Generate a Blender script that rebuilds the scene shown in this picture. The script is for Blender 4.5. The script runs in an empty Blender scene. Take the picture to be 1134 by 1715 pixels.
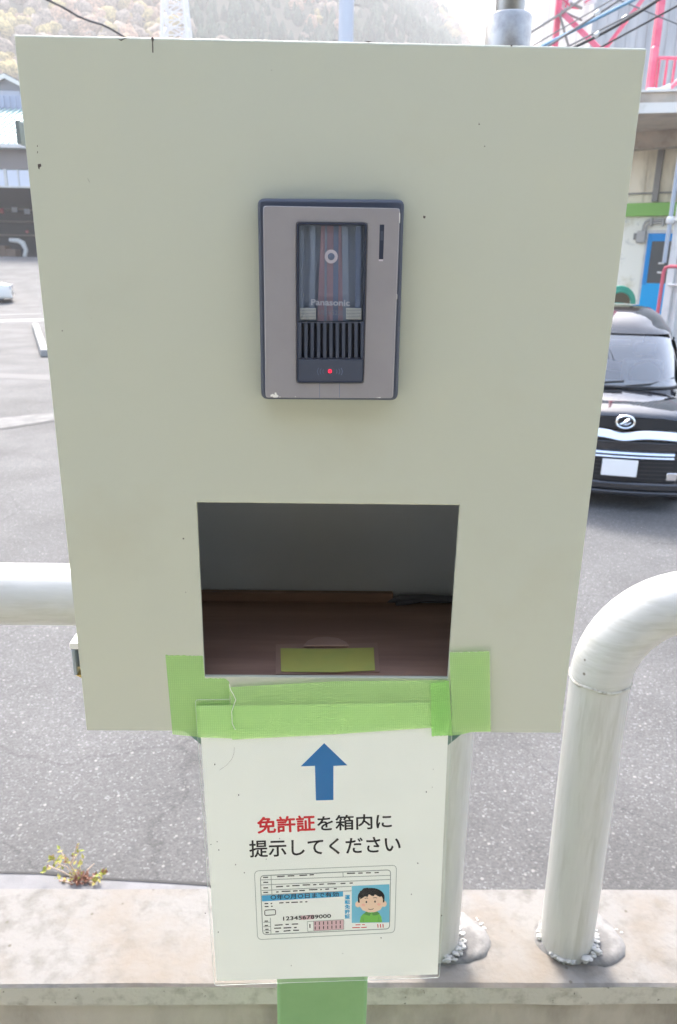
import bpy, bmesh, math, random
import numpy as np
from mathutils import Vector, Matrix, noise
random.seed(7); np.random.seed(7)
S = bpy.context.scene
COL = S.collection
PI = math.pi
# ------------------------------------------------------------------ camera
F = 1261.886; CX, CY = 567.0, 857.5; CAMZ = 2.3
CAM = Vector((-0.002, -0.5452, CAMZ))
ROT = Matrix(((0.99978187, -0.01032575, -0.01815484), (-0.01397894, 0.31501433, -0.94898396), (0.0155180, 0.94903074, 0.31480127)))
cd = bpy.data.cameras.new('camera'); cam = bpy.data.objects.new('camera', cd); COL.objects.link(cam)
cam.matrix_world = Matrix.Translation(CAM) @ ROT.to_4x4()
cd.sensor_fit = 'HORIZONTAL'; cd.sensor_width = 36; cd.lens = F / 1134 * 36
cd.clip_start = .02; cd.clip_end = 5000
cd.dof.use_dof = True; cd.dof.focus_distance = .60; cd.dof.aperture_fstop = 26
S.camera = cam
# ------------------------------------------------------------------ light
SUN_EL, SUN_AZ = math.radians(48), math.radians(-14)     # azimuth from +y, positive to the right
w = bpy.data.worlds.new('World'); S.world = w; w.use_nodes = True
nt = w.node_tree; bg = nt.nodes['Background']
sky = nt.nodes.new('ShaderNodeTexSky'); sky.sky_type = 'NISHITA'; sky.sun_disc = False
sky.sun_elevation = SUN_EL; sky.sun_rotation = SUN_AZ; sky.air_density = 1.2; sky.dust_density = 4.0; sky.ozone_density = 1.0
nt.links.new(sky.outputs[0], bg.inputs[0]); bg.inputs[1].default_value = .15
sl = bpy.data.lights.new('sun', 'SUN'); sl.energy = 2.0; sl.angle = math.radians(12); sl.color = (1, .95, .88)
so = bpy.data.objects.new('sun', sl); COL.objects.link(so)
sd = Vector((math.sin(SUN_AZ) * math.cos(SUN_EL), math.cos(SUN_AZ) * math.cos(SUN_EL), math.sin(SUN_EL)))
so.rotation_euler = sd.to_track_quat('Z', 'Y').to_euler(); so.location = (0, 0, 30)
S.view_settings.view_transform = 'Standard'; S.view_settings.look = 'None'; S.view_settings.gamma = 1
S.view_settings.exposure = 2.42
S.render.engine = 'CYCLES'; S.cycles.transparent_max_bounces = 24

# ------------------------------------------------------------------ helpers
def at(x, y, Y=None, Z=None):
    d = ROT @ Vector(((x - CX) / F, -(y - CY) / F, -1))
    t = (Y - CAM.y) / d.y if Y is not None else (Z - CAM.z) / d.z
    return CAM + d * t
def lin(r, g, b):
    f = lambda c: (c / 255 / 12.92) if c / 255 <= .04045 else ((c / 255 + .055) / 1.055) ** 2.4
    return (f(r), f(g), f(b))
def mat(name, col, rough=.6, metal=0, spec=.5, var=None, bump=None, coat=0, coord='Object', emit=None, stretch=None, var2=None):
    """var=(scale, colour2, lo, hi[, detail]): a second colour by noise; bump=(scale, strength, distance)"""
    m = bpy.data.materials.new(name); m.use_nodes = True; n = m.node_tree.nodes; L = m.node_tree.links
    p = n['Principled BSDF']
    p.inputs['Base Color'].default_value = (*col, 1); p.inputs['Roughness'].default_value = rough
    p.inputs['Metallic'].default_value = metal; p.inputs['Specular IOR Level'].default_value = spec
    p.inputs['Coat Weight'].default_value = coat; p.inputs['Coat Roughness'].default_value = .03
    tc = n.new('ShaderNodeTexCoord'); vec = tc.outputs[coord]
    if stretch:
        mp = n.new('ShaderNodeMapping'); mp.inputs['Scale'].default_value = stretch; L.new(vec, mp.inputs[0]); vec = mp.outputs[0]
    src = None
    for v in (var, var2):
        if not v: continue
        nz = n.new('ShaderNodeTexNoise'); nz.inputs['Scale'].default_value = v[0]; nz.inputs['Detail'].default_value = v[4] if len(v) > 4 else 6
        nz.inputs['Roughness'].default_value = .6
        L.new(vec, nz.inputs[0]); r = n.new('ShaderNodeMapRange'); r.inputs[1].default_value = v[2]; r.inputs[2].default_value = v[3]
        L.new(nz.outputs[0], r.inputs[0])
        mx = n.new('ShaderNodeMix'); mx.data_type = 'RGBA'; L.new(r.outputs[0], mx.inputs[0])
        if src: L.new(src, mx.inputs[6])
        else: mx.inputs[6].default_value = (*col, 1)
        mx.inputs[7].default_value = (*v[1], 1)
        src = mx.outputs[2]
    if src: L.new(src, p.inputs['Base Color'])
    if bump:
        nb = n.new('ShaderNodeTexNoise'); nb.inputs['Scale'].default_value = bump[0]; nb.inputs['Detail'].default_value = 5; L.new(vec, nb.inputs[0])
        b = n.new('ShaderNodeBump'); b.inputs['Strength'].default_value = bump[1]; b.inputs['Distance'].default_value = bump[2]
        L.new(nb.outputs[0], b.inputs['Height']); L.new(b.outputs[0], p.inputs['Normal'])
    if emit:
        p.inputs['Emission Color'].default_value = (*emit[0], 1); p.inputs['Emission Strength'].default_value = emit[1]
    return m
def nodes_of(m): return m.node_tree.nodes, m.node_tree.links, m.node_tree.nodes['Principled BSDF']
def tag(o, label=None, cat=None, group=None, kind=None):
    for k, v in (('label', label), ('category', cat), ('group', group), ('kind', kind)):
        if v: o[k] = v
    return o
def thing(name, loc, label, cat, group=None, rz=0):
    o = bpy.data.objects.new(name, None); COL.objects.link(o); o.location = loc; o.rotation_euler = (0, 0, rz); o.empty_display_size = .1
    return tag(o, label, cat, group)
def wloc(o):
    v = Vector((0, 0, 0))
    while o: v += Vector(o.location); o = o.parent
    return v
class MB:
    def __init__(s, world=True): s.v = []; s.f = []; s.m = []; s.world = world
    def add(s, vs, fs, m=0):
        b = len(s.v); s.v += [Vector(q) for q in vs]; s.f += [tuple(i + b for i in f) for f in fs]; s.m += [m] * len(fs); return s
    def box(s, a, b, m=0):
        x0, y0, z0 = a; x1, y1, z1 = b
        return s.add([(x0, y0, z0), (x1, y0, z0), (x1, y1, z0), (x0, y1, z0), (x0, y0, z1), (x1, y0, z1), (x1, y1, z1), (x0, y1, z1)],
                     [(0, 3, 2, 1), (4, 5, 6, 7), (0, 1, 5, 4), (1, 2, 6, 5), (2, 3, 7, 6), (3, 0, 4, 7)], m)
    def bar(s, a, b, wd, ht=None, m=0):
        a = Vector(a); b = Vector(b); d = (b - a).normalized(); ht = ht or wd
        u = d.cross(Vector((0, 0, 1)));
        if u.length < .01: u = Vector((1, 0, 0))
        u.normalize(); q = u.cross(d).normalized()
        vs = [p + u * i * wd / 2 + q * j * ht / 2 for p in (a, b) for i, j in ((-1, -1), (1, -1), (1, 1), (-1, 1))]
        return s.add(vs, [(0, 1, 2, 3), (7, 6, 5, 4), (0, 4, 5, 1), (1, 5, 6, 2), (2, 6, 7, 3), (3, 7, 4, 0)], m)
    def tube(s, pts, r, n=12, m=0, cap=True):
        pts = [Vector(p) for p in pts]; rs = r if isinstance(r, (list, tuple)) else [r] * len(pts)
        u = None; vs = []
        for i, p in enumerate(pts):
            d = (pts[min(i + 1, len(pts) - 1)] - pts[max(i - 1, 0)]).normalized()
            if u is None:
                u = d.cross(Vector((0, 0, 1)));
                if u.length < .05: u = d.cross(Vector((0, 1, 0)))
            u = (u - d * u.dot(d)).normalized(); q = d.cross(u)
            vs += [p + (u * math.cos(2 * PI * k / n) + q * math.sin(2 * PI * k / n)) * rs[i] for k in range(n)]
        fs = [(i * n + k, i * n + (k + 1) % n, (i + 1) * n + (k + 1) % n, (i + 1) * n + k) for i in range(len(pts) - 1) for k in range(n)]
        if cap: fs += [tuple(range(n - 1, -1, -1)), tuple((len(pts) - 1) * n + k for k in range(n))]
        return s.add(vs, fs, m)
    def lathe(s, prof, c=(0, 0, 0), n=24, m=0, axis='z'):
        vs = []
        for r, h in prof:
            for k in range(n):
                a = 2 * PI * k / n
                q = (r * math.cos(a), r * math.sin(a), h) if axis == 'z' else ((r * math.cos(a), h, r * math.sin(a)) if axis == 'y' else (h, r * math.cos(a), r * math.sin(a)))
                vs.append(Vector(c) + Vector(q))
        fs = [(i * n + k, i * n + (k + 1) % n, (i + 1) * n + (k + 1) % n, (i + 1) * n + k) for i in range(len(prof) - 1) for k in range(n)]
        fs += [tuple(range(n - 1, -1, -1)), tuple((len(prof) - 1) * n + k for k in range(n))]
        return s.add(vs, fs, m)
    def prism(s, pts, dv, m=0):
        """closed outline pts, thickened by vector dv"""
        n = len(pts); dv = Vector(dv); a = [Vector(p) for p in pts]
        return s.add(a + [p + dv for p in a], [tuple(range(n)), tuple(range(2 * n - 1, n - 1, -1))] + [(i, i + n, (i + 1) % n + n, (i + 1) % n) for i in range(n)], m)
    def build(s, name, mats, parent=None, smooth=False, bevel=0, origin=None, angle=40, subd=0, seg=2):
        me = bpy.data.meshes.new(name)
        o = bpy.data.objects.new(name, me); COL.objects.link(o)
        off = Vector((0, 0, 0))
        if parent is not None:
            o.parent = parent
            if s.world: off = wloc(parent)
        elif origin is not None:
            off = Vector(origin); o.location = off
        me.from_pydata([v - off for v in s.v], [], s.f)
        for mm in (mats if isinstance(mats, (list, tuple)) else [mats]): me.materials.append(mm)
        me.polygons.foreach_set('material_index', s.m)
        bm = bmesh.new(); bm.from_mesh(me); bmesh.ops.recalc_face_normals(bm, faces=bm.faces); bm.to_mesh(me); bm.free()
        if bevel:
            b = o.modifiers.new('b', 'BEVEL'); b.width = bevel; b.segments = seg; b.limit_method = 'ANGLE'; b.angle_limit = math.radians(35)
        if subd:
            q = o.modifiers.new('s', 'SUBSURF'); q.levels = subd; q.render_levels = subd
        if smooth or bevel or subd:
            me.polygons.foreach_set('use_smooth', [True] * len(me.polygons))
            if not subd: me.set_sharp_from_angle(angle=math.radians(angle))
        me.update()
        return o
def roundpoly(q, r, n=5):
    """round the corners of a convex pixel/plane polygon"""
    out = []; N = len(q); q = [Vector((*p, 0)) if len(p) == 2 else Vector(p) for p in q]
    for i in range(N):
        p, a, b = q[i], q[i - 1], q[(i + 1) % N]
        A = p + (a - p).normalized() * r; B = p + (b - p).normalized() * r
        for k in range(n + 1):
            t = k / n; out.append(A * (1 - t) ** 2 + p * 2 * t * (1 - t) + B * t * t)
    return out
def stroke(a, b, wd, px=True):
    a = Vector((*a, 0)); b = Vector((*b, 0)); d = (b - a).normalized(); nn = Vector((-d.y, d.x, 0)) * wd / 2
    return [a + nn, b + nn, b - nn, a - nn]
_txt = {}
def text_faces(mb, s, quad, Y, m=0, bold=0, font_scale=1, to=None):
    """characters as flat faces filling a quad given as TL, TR, BR, BL"""
    if s not in _txt:
        c = bpy.data.curves.new('t', 'FONT'); c.body = s; c.size = 1; c.resolution_u = 3
        o = bpy.data.objects.new('t', c); COL.objects.link(o)
        dg = bpy.context.evaluated_depsgraph_get(); me = bpy.data.meshes.new_from_object(o.evaluated_get(dg))
        co = [v.co.copy() for v in me.vertices]; fs = [tuple(p.vertices) for p in me.polygons]
        bpy.data.objects.remove(o); bpy.data.curves.remove(c); bpy.data.meshes.remove(me)
        x0 = min(v.x for v in co); x1 = max(v.x for v in co); y0 = min(v.y for v in co); y1 = max(v.y for v in co)
        _txt[s] = ([((v.x - x0) / (x1 - x0), (v.y - y0) / (y1 - y0)) for v in co], fs)
    co, fs = _txt[s]; TL, TR, BR, BL = [Vector((*q, 0)) for q in quad]
    shifts = [(0, 0)] if not bold else [(bold * math.cos(a), bold * math.sin(a)) for a in [k * PI / 4 for k in range(8)]]
    for i, (dx, dy) in enumerate(shifts):
        vs = []
        for u, v in co:
            p = (BL * (1 - u) + BR * u) * (1 - v) + (TL * (1 - u) + TR * u) * v
            p = p + Vector((dx, dy, 0))
            vs.append(to(p) if to else at(p.x, p.y, Y=Y - i * 4e-6))
        mb.add(vs, fs, m)
def smooth01(t): t = max(0, min(1, t)); return t * t * (3 - 2 * t)

# ------------------------------------------------------------------ materials
def asphalt_material():
    m = mat('asphalt', (.2, .2, .2), .85); n, L, p = nodes_of(m)
    tc = n.new('ShaderNodeTexCoord')
    v = n.new('ShaderNodeTexVoronoi'); v.inputs['Scale'].default_value = 115; L.new(tc.outputs['Object'], v.inputs[0])
    v2 = n.new('ShaderNodeTexVoronoi'); v2.inputs['Scale'].default_value = 48; L.new(tc.outputs['Object'], v2.inputs[0])
    cr = n.new('ShaderNodeValToRGB'); e = cr.color_ramp.elements
    e[0].position = 0; e[0].color = (.14, .14, .141, 1); e[1].position = 1; e[1].color = (.34, .34, .35, 1)
    k = cr.color_ramp.elements.new(.55); k.color = (.18, .18, .181, 1)
    k = cr.color_ramp.elements.new(.9); k.color = (.212, .212, .213, 1)
    sp = n.new('ShaderNodeSeparateColor'); L.new(v.outputs['Color'], sp.inputs[0]); L.new(sp.outputs[0], cr.inputs[0])
    # sparse pale stones
    sp2 = n.new('ShaderNodeSeparateColor'); L.new(v2.outputs['Color'], sp2.inputs[0])
    gt = n.new('ShaderNodeMapRange'); gt.inputs[1].default_value = .962; gt.inputs[2].default_value = .985; L.new(sp2.outputs[1], gt.inputs[0])
    ds = n.new('ShaderNodeMapRange'); ds.inputs[1].default_value = .42; ds.inputs[2].default_value = .28; L.new(v2.outputs['Distance'], ds.inputs[0])
    mu = n.new('ShaderNodeMath'); mu.operation = 'MULTIPLY'; L.new(gt.outputs[0], mu.inputs[0]); L.new(ds.outputs[0], mu.inputs[1])
    mx = n.new('ShaderNodeMix'); mx.data_type = 'RGBA'; L.new(mu.outputs[0], mx.inputs[0]); L.new(cr.outputs[0], mx.inputs[6]); mx.inputs[7].default_value = (.42, .41, .4, 1)
    # wear: large soft patches, dark cracks
    nz = n.new('ShaderNodeTexNoise'); nz.inputs['Scale'].default_value = .9; nz.inputs['Detail'].default_value = 7; L.new(tc.outputs['Object'], nz.inputs[0])
    r = n.new('ShaderNodeMapRange'); r.inputs[1].default_value = .3; r.inputs[2].default_value = .7; r.inputs[3].default_value = .38; r.inputs[4].default_value = .66; L.new(nz.outputs[0], r.inputs[0])
    mp = n.new('ShaderNodeMapping'); mp.inputs['Scale'].default_value = (.35, 1.1, 1); L.new(tc.outputs['Object'], mp.inputs[0])
    n2 = n.new('ShaderNodeTexNoise'); n2.inputs['Scale'].default_value = 2.3; n2.inputs['Detail'].default_value = 9; n2.inputs['Roughness'].default_value = .65; L.new(mp.outputs[0], n2.inputs[0])
    r2 = n.new('ShaderNodeMapRange'); r2.inputs[1].default_value = .62; r2.inputs[2].default_value = .69; r2.inputs[3].default_value = 1; r2.inputs[4].default_value = .72; L.new(n2.outputs[0], r2.inputs[0])
    vc = n.new('ShaderNodeTexVoronoi'); vc.feature = 'DISTANCE_TO_EDGE'; vc.inputs['Scale'].default_value = .55
    ws = n.new('ShaderNodeVectorMath'); ws.operation = 'MULTIPLY_ADD'; L.new(nz.outputs[1], ws.inputs[0]); ws.inputs[1].default_value = (.9, .9, .9); L.new(tc.outputs['Object'], ws.inputs[2]); L.new(ws.outputs[0], vc.inputs[0])
    r3 = n.new('ShaderNodeMapRange'); r3.inputs[1].default_value = .002; r3.inputs[2].default_value = .007; r3.inputs[3].default_value = .8; r3.inputs[4].default_value = 1; L.new(vc.outputs['Distance'], r3.inputs[0])
    a = n.new('ShaderNodeMath'); a.operation = 'MULTIPLY'; L.new(r.outputs[0], a.inputs[0]); L.new(r2.outputs[0], a.inputs[1])
    b = n.new('ShaderNodeMath'); b.operation = 'MULTIPLY'; L.new(a.outputs[0], b.inputs[0]); L.new(r3.outputs[0], b.inputs[1])
    sc = n.new('ShaderNodeVectorMath'); sc.operation = 'SCALE'; L.new(mx.outputs[2], sc.inputs[0]); L.new(b.outputs[0], sc.inputs['Scale']); L.new(sc.outputs[0], p.inputs['Base Color'])
    bp = n.new('ShaderNodeBump'); bp.inputs['Strength'].default_value = .5; bp.inputs['Distance'].default_value = .004; bp.invert = True
    L.new(v.outputs['Distance'], bp.inputs['Height']); L.new(bp.outputs[0], p.inputs['Normal'])
    return m
M = {}
M['asphalt'] = asphalt_material()
def coping_material():
    m = mat('coping_concrete', (.22, .213, .204), .9, var=(26, (.15, .143, .132), .48, .68, 9), var2=(5, (.205, .178, .15), .46, .66, 8), bump=(90, .5, .003))
    n, L, p = nodes_of(m)
    src = p.inputs['Base Color'].links[0].from_socket
    tc = n.new('ShaderNodeTexCoord')
    nz = n.new('ShaderNodeTexNoise'); nz.inputs['Scale'].default_value = 14; nz.inputs['Detail'].default_value = 5; L.new(tc.outputs['Object'], nz.inputs[0])
    wv = n.new('ShaderNodeVectorMath'); wv.operation = 'MULTIPLY_ADD'; L.new(nz.outputs[1], wv.inputs[0]); wv.inputs[1].default_value = (.07, .07, 0); L.new(tc.outputs['Object'], wv.inputs[2])
    for c, rad, col, amt in ((STAIN_A, .098, (.105, .098, .093), .8), (STAIN_B, .098, (.11, .10, .092), .75)):
        d = n.new('ShaderNodeVectorMath'); d.operation = 'DISTANCE'; L.new(wv.outputs[0], d.inputs[0]); d.inputs[1].default_value = c
        r = n.new('ShaderNodeMapRange'); r.inputs[1].default_value = rad; r.inputs[2].default_value = rad - .012; r.inputs[3].default_value = 0; r.inputs[4].default_value = amt; L.new(d.outputs['Value'], r.inputs[0])
        mx = n.new('ShaderNodeMix'); mx.data_type = 'RGBA'; L.new(r.outputs[0], mx.inputs[0]); L.new(src, mx.inputs[6]); mx.inputs[7].default_value = (*col, 1); src = mx.outputs[2]
    # pits and specks
    v = n.new('ShaderNodeTexVoronoi'); v.inputs['Scale'].default_value = 42; L.new(tc.outputs['Object'], v.inputs[0])
    sp = n.new('ShaderNodeSeparateColor'); L.new(v.outputs['Color'], sp.inputs[0])
    g = n.new('ShaderNodeMapRange'); g.inputs[1].default_value = .93; g.inputs[2].default_value = .95; L.new(sp.outputs[0], g.inputs[0])
    dd = n.new('ShaderNodeMapRange'); dd.inputs[1].default_value = .16; dd.inputs[2].default_value = .08; L.new(v.outputs['Distance'], dd.inputs[0])
    mu = n.new('ShaderNodeMath'); mu.operation = 'MULTIPLY'; L.new(g.outputs[0], mu.inputs[0]); L.new(dd.outputs[0], mu.inputs[1])
    mx = n.new('ShaderNodeMix'); mx.data_type = 'RGBA'; L.new(mu.outputs[0], mx.inputs[0]); L.new(src, mx.inputs[6]); mx.inputs[7].default_value = (.13, .12, .10, 1)
    L.new(mx.outputs[2], p.inputs['Base Color'])
    return m
PIPE_Y = .442
LEG_A = (.4188, PIPE_Y); LEG_B = (.1895, PIPE_Y)
STAIN_A = (LEG_A[0] + .065, PIPE_Y + .012, 1.235); STAIN_B = (LEG_B[0] + .055, PIPE_Y + .012, 1.235)
M['coping'] = coping_material()
M['wallbody'] = mat('weathered_concrete', (.44, .40, .34), .95, var=(9, (.30, .27, .225), .42, .6, 9), var2=(2.5, (.52, .48, .42), .45, .7), bump=(120, .5, .003), stretch=(1, 1, .5))
M['copedge'] = mat('coping_edge_concrete', (.52, .50, .44), .95, var=(30, (.36, .34, .29), .5, .66, 9), var2=(70, (.13, .12, .10), .64, .69), bump=(150, .6, .003))
M['cement'] = mat('cement', (.17, .17, .177), .9, var=(12, (.2, .2, .207), .4, .6), var2=(3, (.13, .13, .135), .55, .7), bump=(150, .4, .002))
M['pavement'] = mat('near_pavement', (.42, .405, .345), .95, var=(5, (.36, .35, .30), .4, .6), bump=(200, .4, .003))
M['paint'] = mat('box_paint', (.555, .578, .472), .34, var=(2.2, (.535, .568, .485), .35, .65), var2=(9, (.515, .53, .43), .55, .8, 9), bump=(5, .2, .005))
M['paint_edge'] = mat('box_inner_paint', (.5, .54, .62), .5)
M['board'] = mat('brown_board', (.29, .18, .14), .5, var=(9, (.21, .125, .10), .4, .6), stretch=(.4, 4, 4))
M['dark_gap'] = mat('dark_rubber', (.09, .09, .12), .6)
M['wear'] = mat('bare_metal_wear', (.09, .075, .065), .6)
M['holder'] = mat('holder_brown_plastic', (.30, .19, .15), .5)
M['steel'] = mat('zinc_steel', (.42, .42, .41), .35, .9, var=(60, (.3, .3, .3), .4, .6))
M['steel2'] = mat('latch_steel', (.3, .35, .4), .35, .5)
M['brass'] = mat('brass_part', (.55, .4, .15), .4, .7)
M['teal'] = mat('teal_paint', (.12, .25, .22), .5)
M['postgreen'] = mat('green_post_paint', lin(112, 158, 100), .5, var=(6, lin(124, 170, 112), .4, .6))

def pipe_material(name, horiz):
    st = (3, 3, 22) if horiz else (22, 22, 2.0)
    m = mat(name, (.53, .53, .51), .3, spec=.5, var=(3.5, (.45, .45, .415), .48, .68), var2=(9, (.56, .56, .54), .5, .7), bump=(8, .1, .003), stretch=st)
    n, L, p = nodes_of(m); src = p.inputs['Base Color'].links[0].from_socket
    tc = n.new('ShaderNodeTexCoord'); v = n.new('ShaderNodeTexVoronoi'); v.inputs['Scale'].default_value = 26; L.new(tc.outputs['Object'], v.inputs[0])
    sp = n.new('ShaderNodeSeparateColor'); L.new(v.outputs['Color'], sp.inputs[0])
    g = n.new('ShaderNodeMapRange'); g.inputs[1].default_value = .9; g.inputs[2].default_value = .91; L.new(sp.outputs[0], g.inputs[0])
    dd = n.new('ShaderNodeMapRange'); dd.inputs[1].default_value = .07; dd.inputs[2].default_value = .045; L.new(v.outputs['Distance'], dd.inputs[0])
    mu = n.new('ShaderNodeMath'); mu.operation = 'MULTIPLY'; L.new(g.outputs[0], mu.inputs[0]); L.new(dd.outputs[0], mu.inputs[1])
    mx = n.new('ShaderNodeMix'); mx.data_type = 'RGBA'; L.new(mu.outputs[0], mx.inputs[0]); L.new(src, mx.inputs[6]); mx.inputs[7].default_value = (.2, .18, .15, 1)
    L.new(mx.outputs[2], p.inputs['Base Color'])
    return m
M['pipe'] = pipe_material('dirty_white_pipe', False); M['pipeh'] = pipe_material('dirty_white_rail', True)
M['mortar'] = mat('mortar', (.26, .254, .25), .75, var=(25, (.15, .146, .143), .4, .6), bump=(60, .6, .004))
M['white_crumb'] = mat('white_sealant', (.50, .495, .48), .8, bump=(300, .5, .001))
M['slate'] = mat('slate_plastic', lin(72, 79, 95), .38, bump=(1500, .1, .0003))
M['mauve'] = mat('mauve_plate', (.335, .325, .35), .34, .12, var=(40, (.32, .31, .335), .4, .6))
M['slate_dark'] = mat('slate_dark', lin(42, 49, 68), .5)
M['slate_mid'] = mat('slate_mid', lin(108, 122, 150), .45)
M['inner_blue'] = mat('inner_blue', lin(128, 140, 160), .5)
M['pink'] = mat('reflection_mauve', lin(150, 132, 146), .4)  # mauve of the reflection painted into the intercom window
M['pale_lens'] = mat('pale_lens_ring', lin(205, 200, 210), .3)
M['led'] = mat('red_led', (.7, .01, .04), .3, emit=((1, .01, .04), .35))
M['lamp_strip'] = mat('lamp_window', lin(225, 228, 222), .4)
M['logo'] = mat('logo_print', lin(180, 184, 196), .5)
M['logo_dim'] = mat('logo_print_dim', lin(140, 144, 158), .5)
M['chip'] = mat('white_chip', (.8, .8, .78), .7)
M['paper'] = mat('paper', (.9, .93, .89), .6, var=(9, (.87, .905, .865), .4, .6))
M['arrow'] = mat('arrow_blue', lin(24, 112, 178), .8, spec=.1)
M['ink'] = mat('ink_black', (.005, .006, .009), .8, spec=.1); M['inkred'] = mat('ink_red', lin(206, 20, 36), .8, spec=.1)
M['inkgrey'] = mat('ink_grey', lin(138, 150, 146), .5); M['cyan'] = mat('print_cyan', lin(36, 165, 214), .5)
M['cyan2'] = mat('print_sky', lin(98, 186, 216), .5); M['pinkp'] = mat('print_pink', lin(214, 178, 184), .5)
M['skin'] = mat('print_skin', lin(238, 205, 178), .5); M['hair'] = mat('print_hair', (.009, .008, .011), .8, spec=.1)
M['greenp'] = mat('print_green', lin(98, 186, 50), .5); M['greenp2'] = mat('print_green_dark', lin(60, 140, 40), .5); M['blush'] = mat('print_blush', lin(240, 180, 160), .5)
def film_material(name, col, fac, rough=.15):
    m = bpy.data.materials.new(name); m.use_nodes = True; n = m.node_tree.nodes; L = m.node_tree.links; n.clear()
    o = n.new('ShaderNodeOutputMaterial'); t = n.new('ShaderNodeBsdfTransparent'); t.inputs[0].default_value = (*col, 1)
    g = n.new('ShaderNodeBsdfGlossy'); g.inputs['Roughness'].default_value = rough; fr = n.new('ShaderNodeLayerWeight'); fr.inputs[0].default_value = .25
    mx = n.new('ShaderNodeMixShader'); mu = n.new('ShaderNodeMath'); mu.operation = 'MULTIPLY_ADD'; mu.inputs[1].default_value = fac * .5; mu.inputs[2].default_value = .008 + fac * .02
    L.new(fr.outputs['Facing'], mu.inputs[0]); L.new(mu.outputs[0], mx.inputs[0]); L.new(t.outputs[0], mx.inputs[1]); L.new(g.outputs[0], mx.inputs[2]); L.new(mx.outputs[0], o.inputs[0])
    return m
M['film'] = film_material('laminate_film', (.993, .998, .995), .15, .25)
M['cover'] = film_material('clear_cover', (.97, .975, .985), .6, .1)
def tape_material(name, col, filt, amt):
    m = mat(name, col, .32, spec=.5); n, L, p = nodes_of(m); o = n['Material Output']
    tc = n.new('ShaderNodeTexCoord')
    bands = []
    for d in ('X', 'Z'):
        wv = n.new('ShaderNodeTexWave'); wv.bands_direction = d; wv.inputs['Scale'].default_value = 190; L.new(tc.outputs['Object'], wv.inputs[0]); bands.append(wv)
    mn = n.new('ShaderNodeMath'); mn.operation = 'MULTIPLY'; L.new(bands[0].outputs['Fac'], mn.inputs[0]); L.new(bands[1].outputs['Fac'], mn.inputs[1])
    nz = n.new('ShaderNodeTexNoise'); nz.inputs['Scale'].default_value = 22; L.new(tc.outputs['Object'], nz.inputs[0])
    ad = n.new('ShaderNodeMath'); ad.operation = 'MULTIPLY_ADD'; L.new(nz.outputs[0], ad.inputs[0]); ad.inputs[1].default_value = .8; L.new(mn.outputs[0], ad.inputs[2])
    r = n.new('ShaderNodeMapRange'); r.inputs[1].default_value = 0; r.inputs[2].default_value = 1.5; r.inputs[3].default_value = .80; r.inputs[4].default_value = 1.12; L.new(ad.outputs[0], r.inputs[0])
    s = n.new('ShaderNodeVectorMath'); s.operation = 'SCALE'; s.inputs[0].default_value = col; L.new(r.outputs[0], s.inputs['Scale']); L.new(s.outputs[0], p.inputs['Base Color'])
    bp = n.new('ShaderNodeBump'); bp.inputs['Strength'].default_value = .5; bp.inputs['Distance'].default_value = .0006; nw2 = n.new('ShaderNodeTexNoise'); nw2.inputs['Scale'].default_value = 38; nw2.inputs['Detail'].default_value = 3; mpw = n.new('ShaderNodeMapping'); mpw.inputs['Scale'].default_value = (.5, 1, 2.2); mpw.inputs['Rotation'].default_value = (0, .5, 0); L.new(tc.outputs['Object'], mpw.inputs[0]); L.new(mpw.outputs[0], nw2.inputs[0]); adw = n.new('ShaderNodeMath'); adw.operation = 'MULTIPLY_ADD'; L.new(nw2.outputs[0], adw.inputs[0]); adw.inputs[1].default_value = 4.5; L.new(ad.outputs[0], adw.inputs[2]); L.new(adw.outputs[0], bp.inputs['Height']); L.new(bp.outputs[0], p.inputs['Normal'])
    t = n.new('ShaderNodeBsdfTransparent'); t.inputs[0].default_value = (*filt, 1); mx = n.new('ShaderNodeMixShader'); mx.inputs[0].default_value = 1 - amt
    L.new(t.outputs[0], mx.inputs[1]); L.new(p.outputs[0], mx.inputs[2]); L.new(mx.outputs[0], o.inputs[0])
    return m
M['tape'] = tape_material('green_tape', (.58, .90, .38), (.76, .99, .56), .52)
M['tape_dense'] = tape_material('green_tape_dense', (.42, .84, .24), (.6, .95, .45), .36)
M['tape_in'] = mat('yellow_green_tape', (.33, .37, .10), .6, var=(20, (.39, .39, .10), .4, .6))
# ------------------------------------------------------------------ setting: ground
M['road'] = M['asphalt']
def ground_z(x, y): return 2.32 * smooth01((y - 33) / 26) if y > 33 else 0.0
def grid_object(name, xs, ys, fz, m, kind='structure'):
    vs = [(x, y, fz(x, y)) for y in ys for x in xs]; nx = len(xs)
    fs = [(j * nx + i, j * nx + i + 1, (j + 1) * nx + i + 1, (j + 1) * nx + i) for j in range(len(ys) - 1) for i in range(nx - 1)]
    o = MB().add(vs, fs).build(name, m, smooth=True); tag(o, kind=kind); return o
grid_object('asphalt_ground', [-900, -120, -40, -10, 0, 10, 40, 120, 900], [-200, -20, .5, 10, 25, 33] + [33 + k * 2 for k in range(1, 14)] + [80, 150, 600, 1300], ground_z, M['asphalt'])
tag(MB().box((-20, -16, .02), (20, .374, .8)).build('near_pavement', M['pavement'], bevel=.01), kind='structure')
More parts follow.
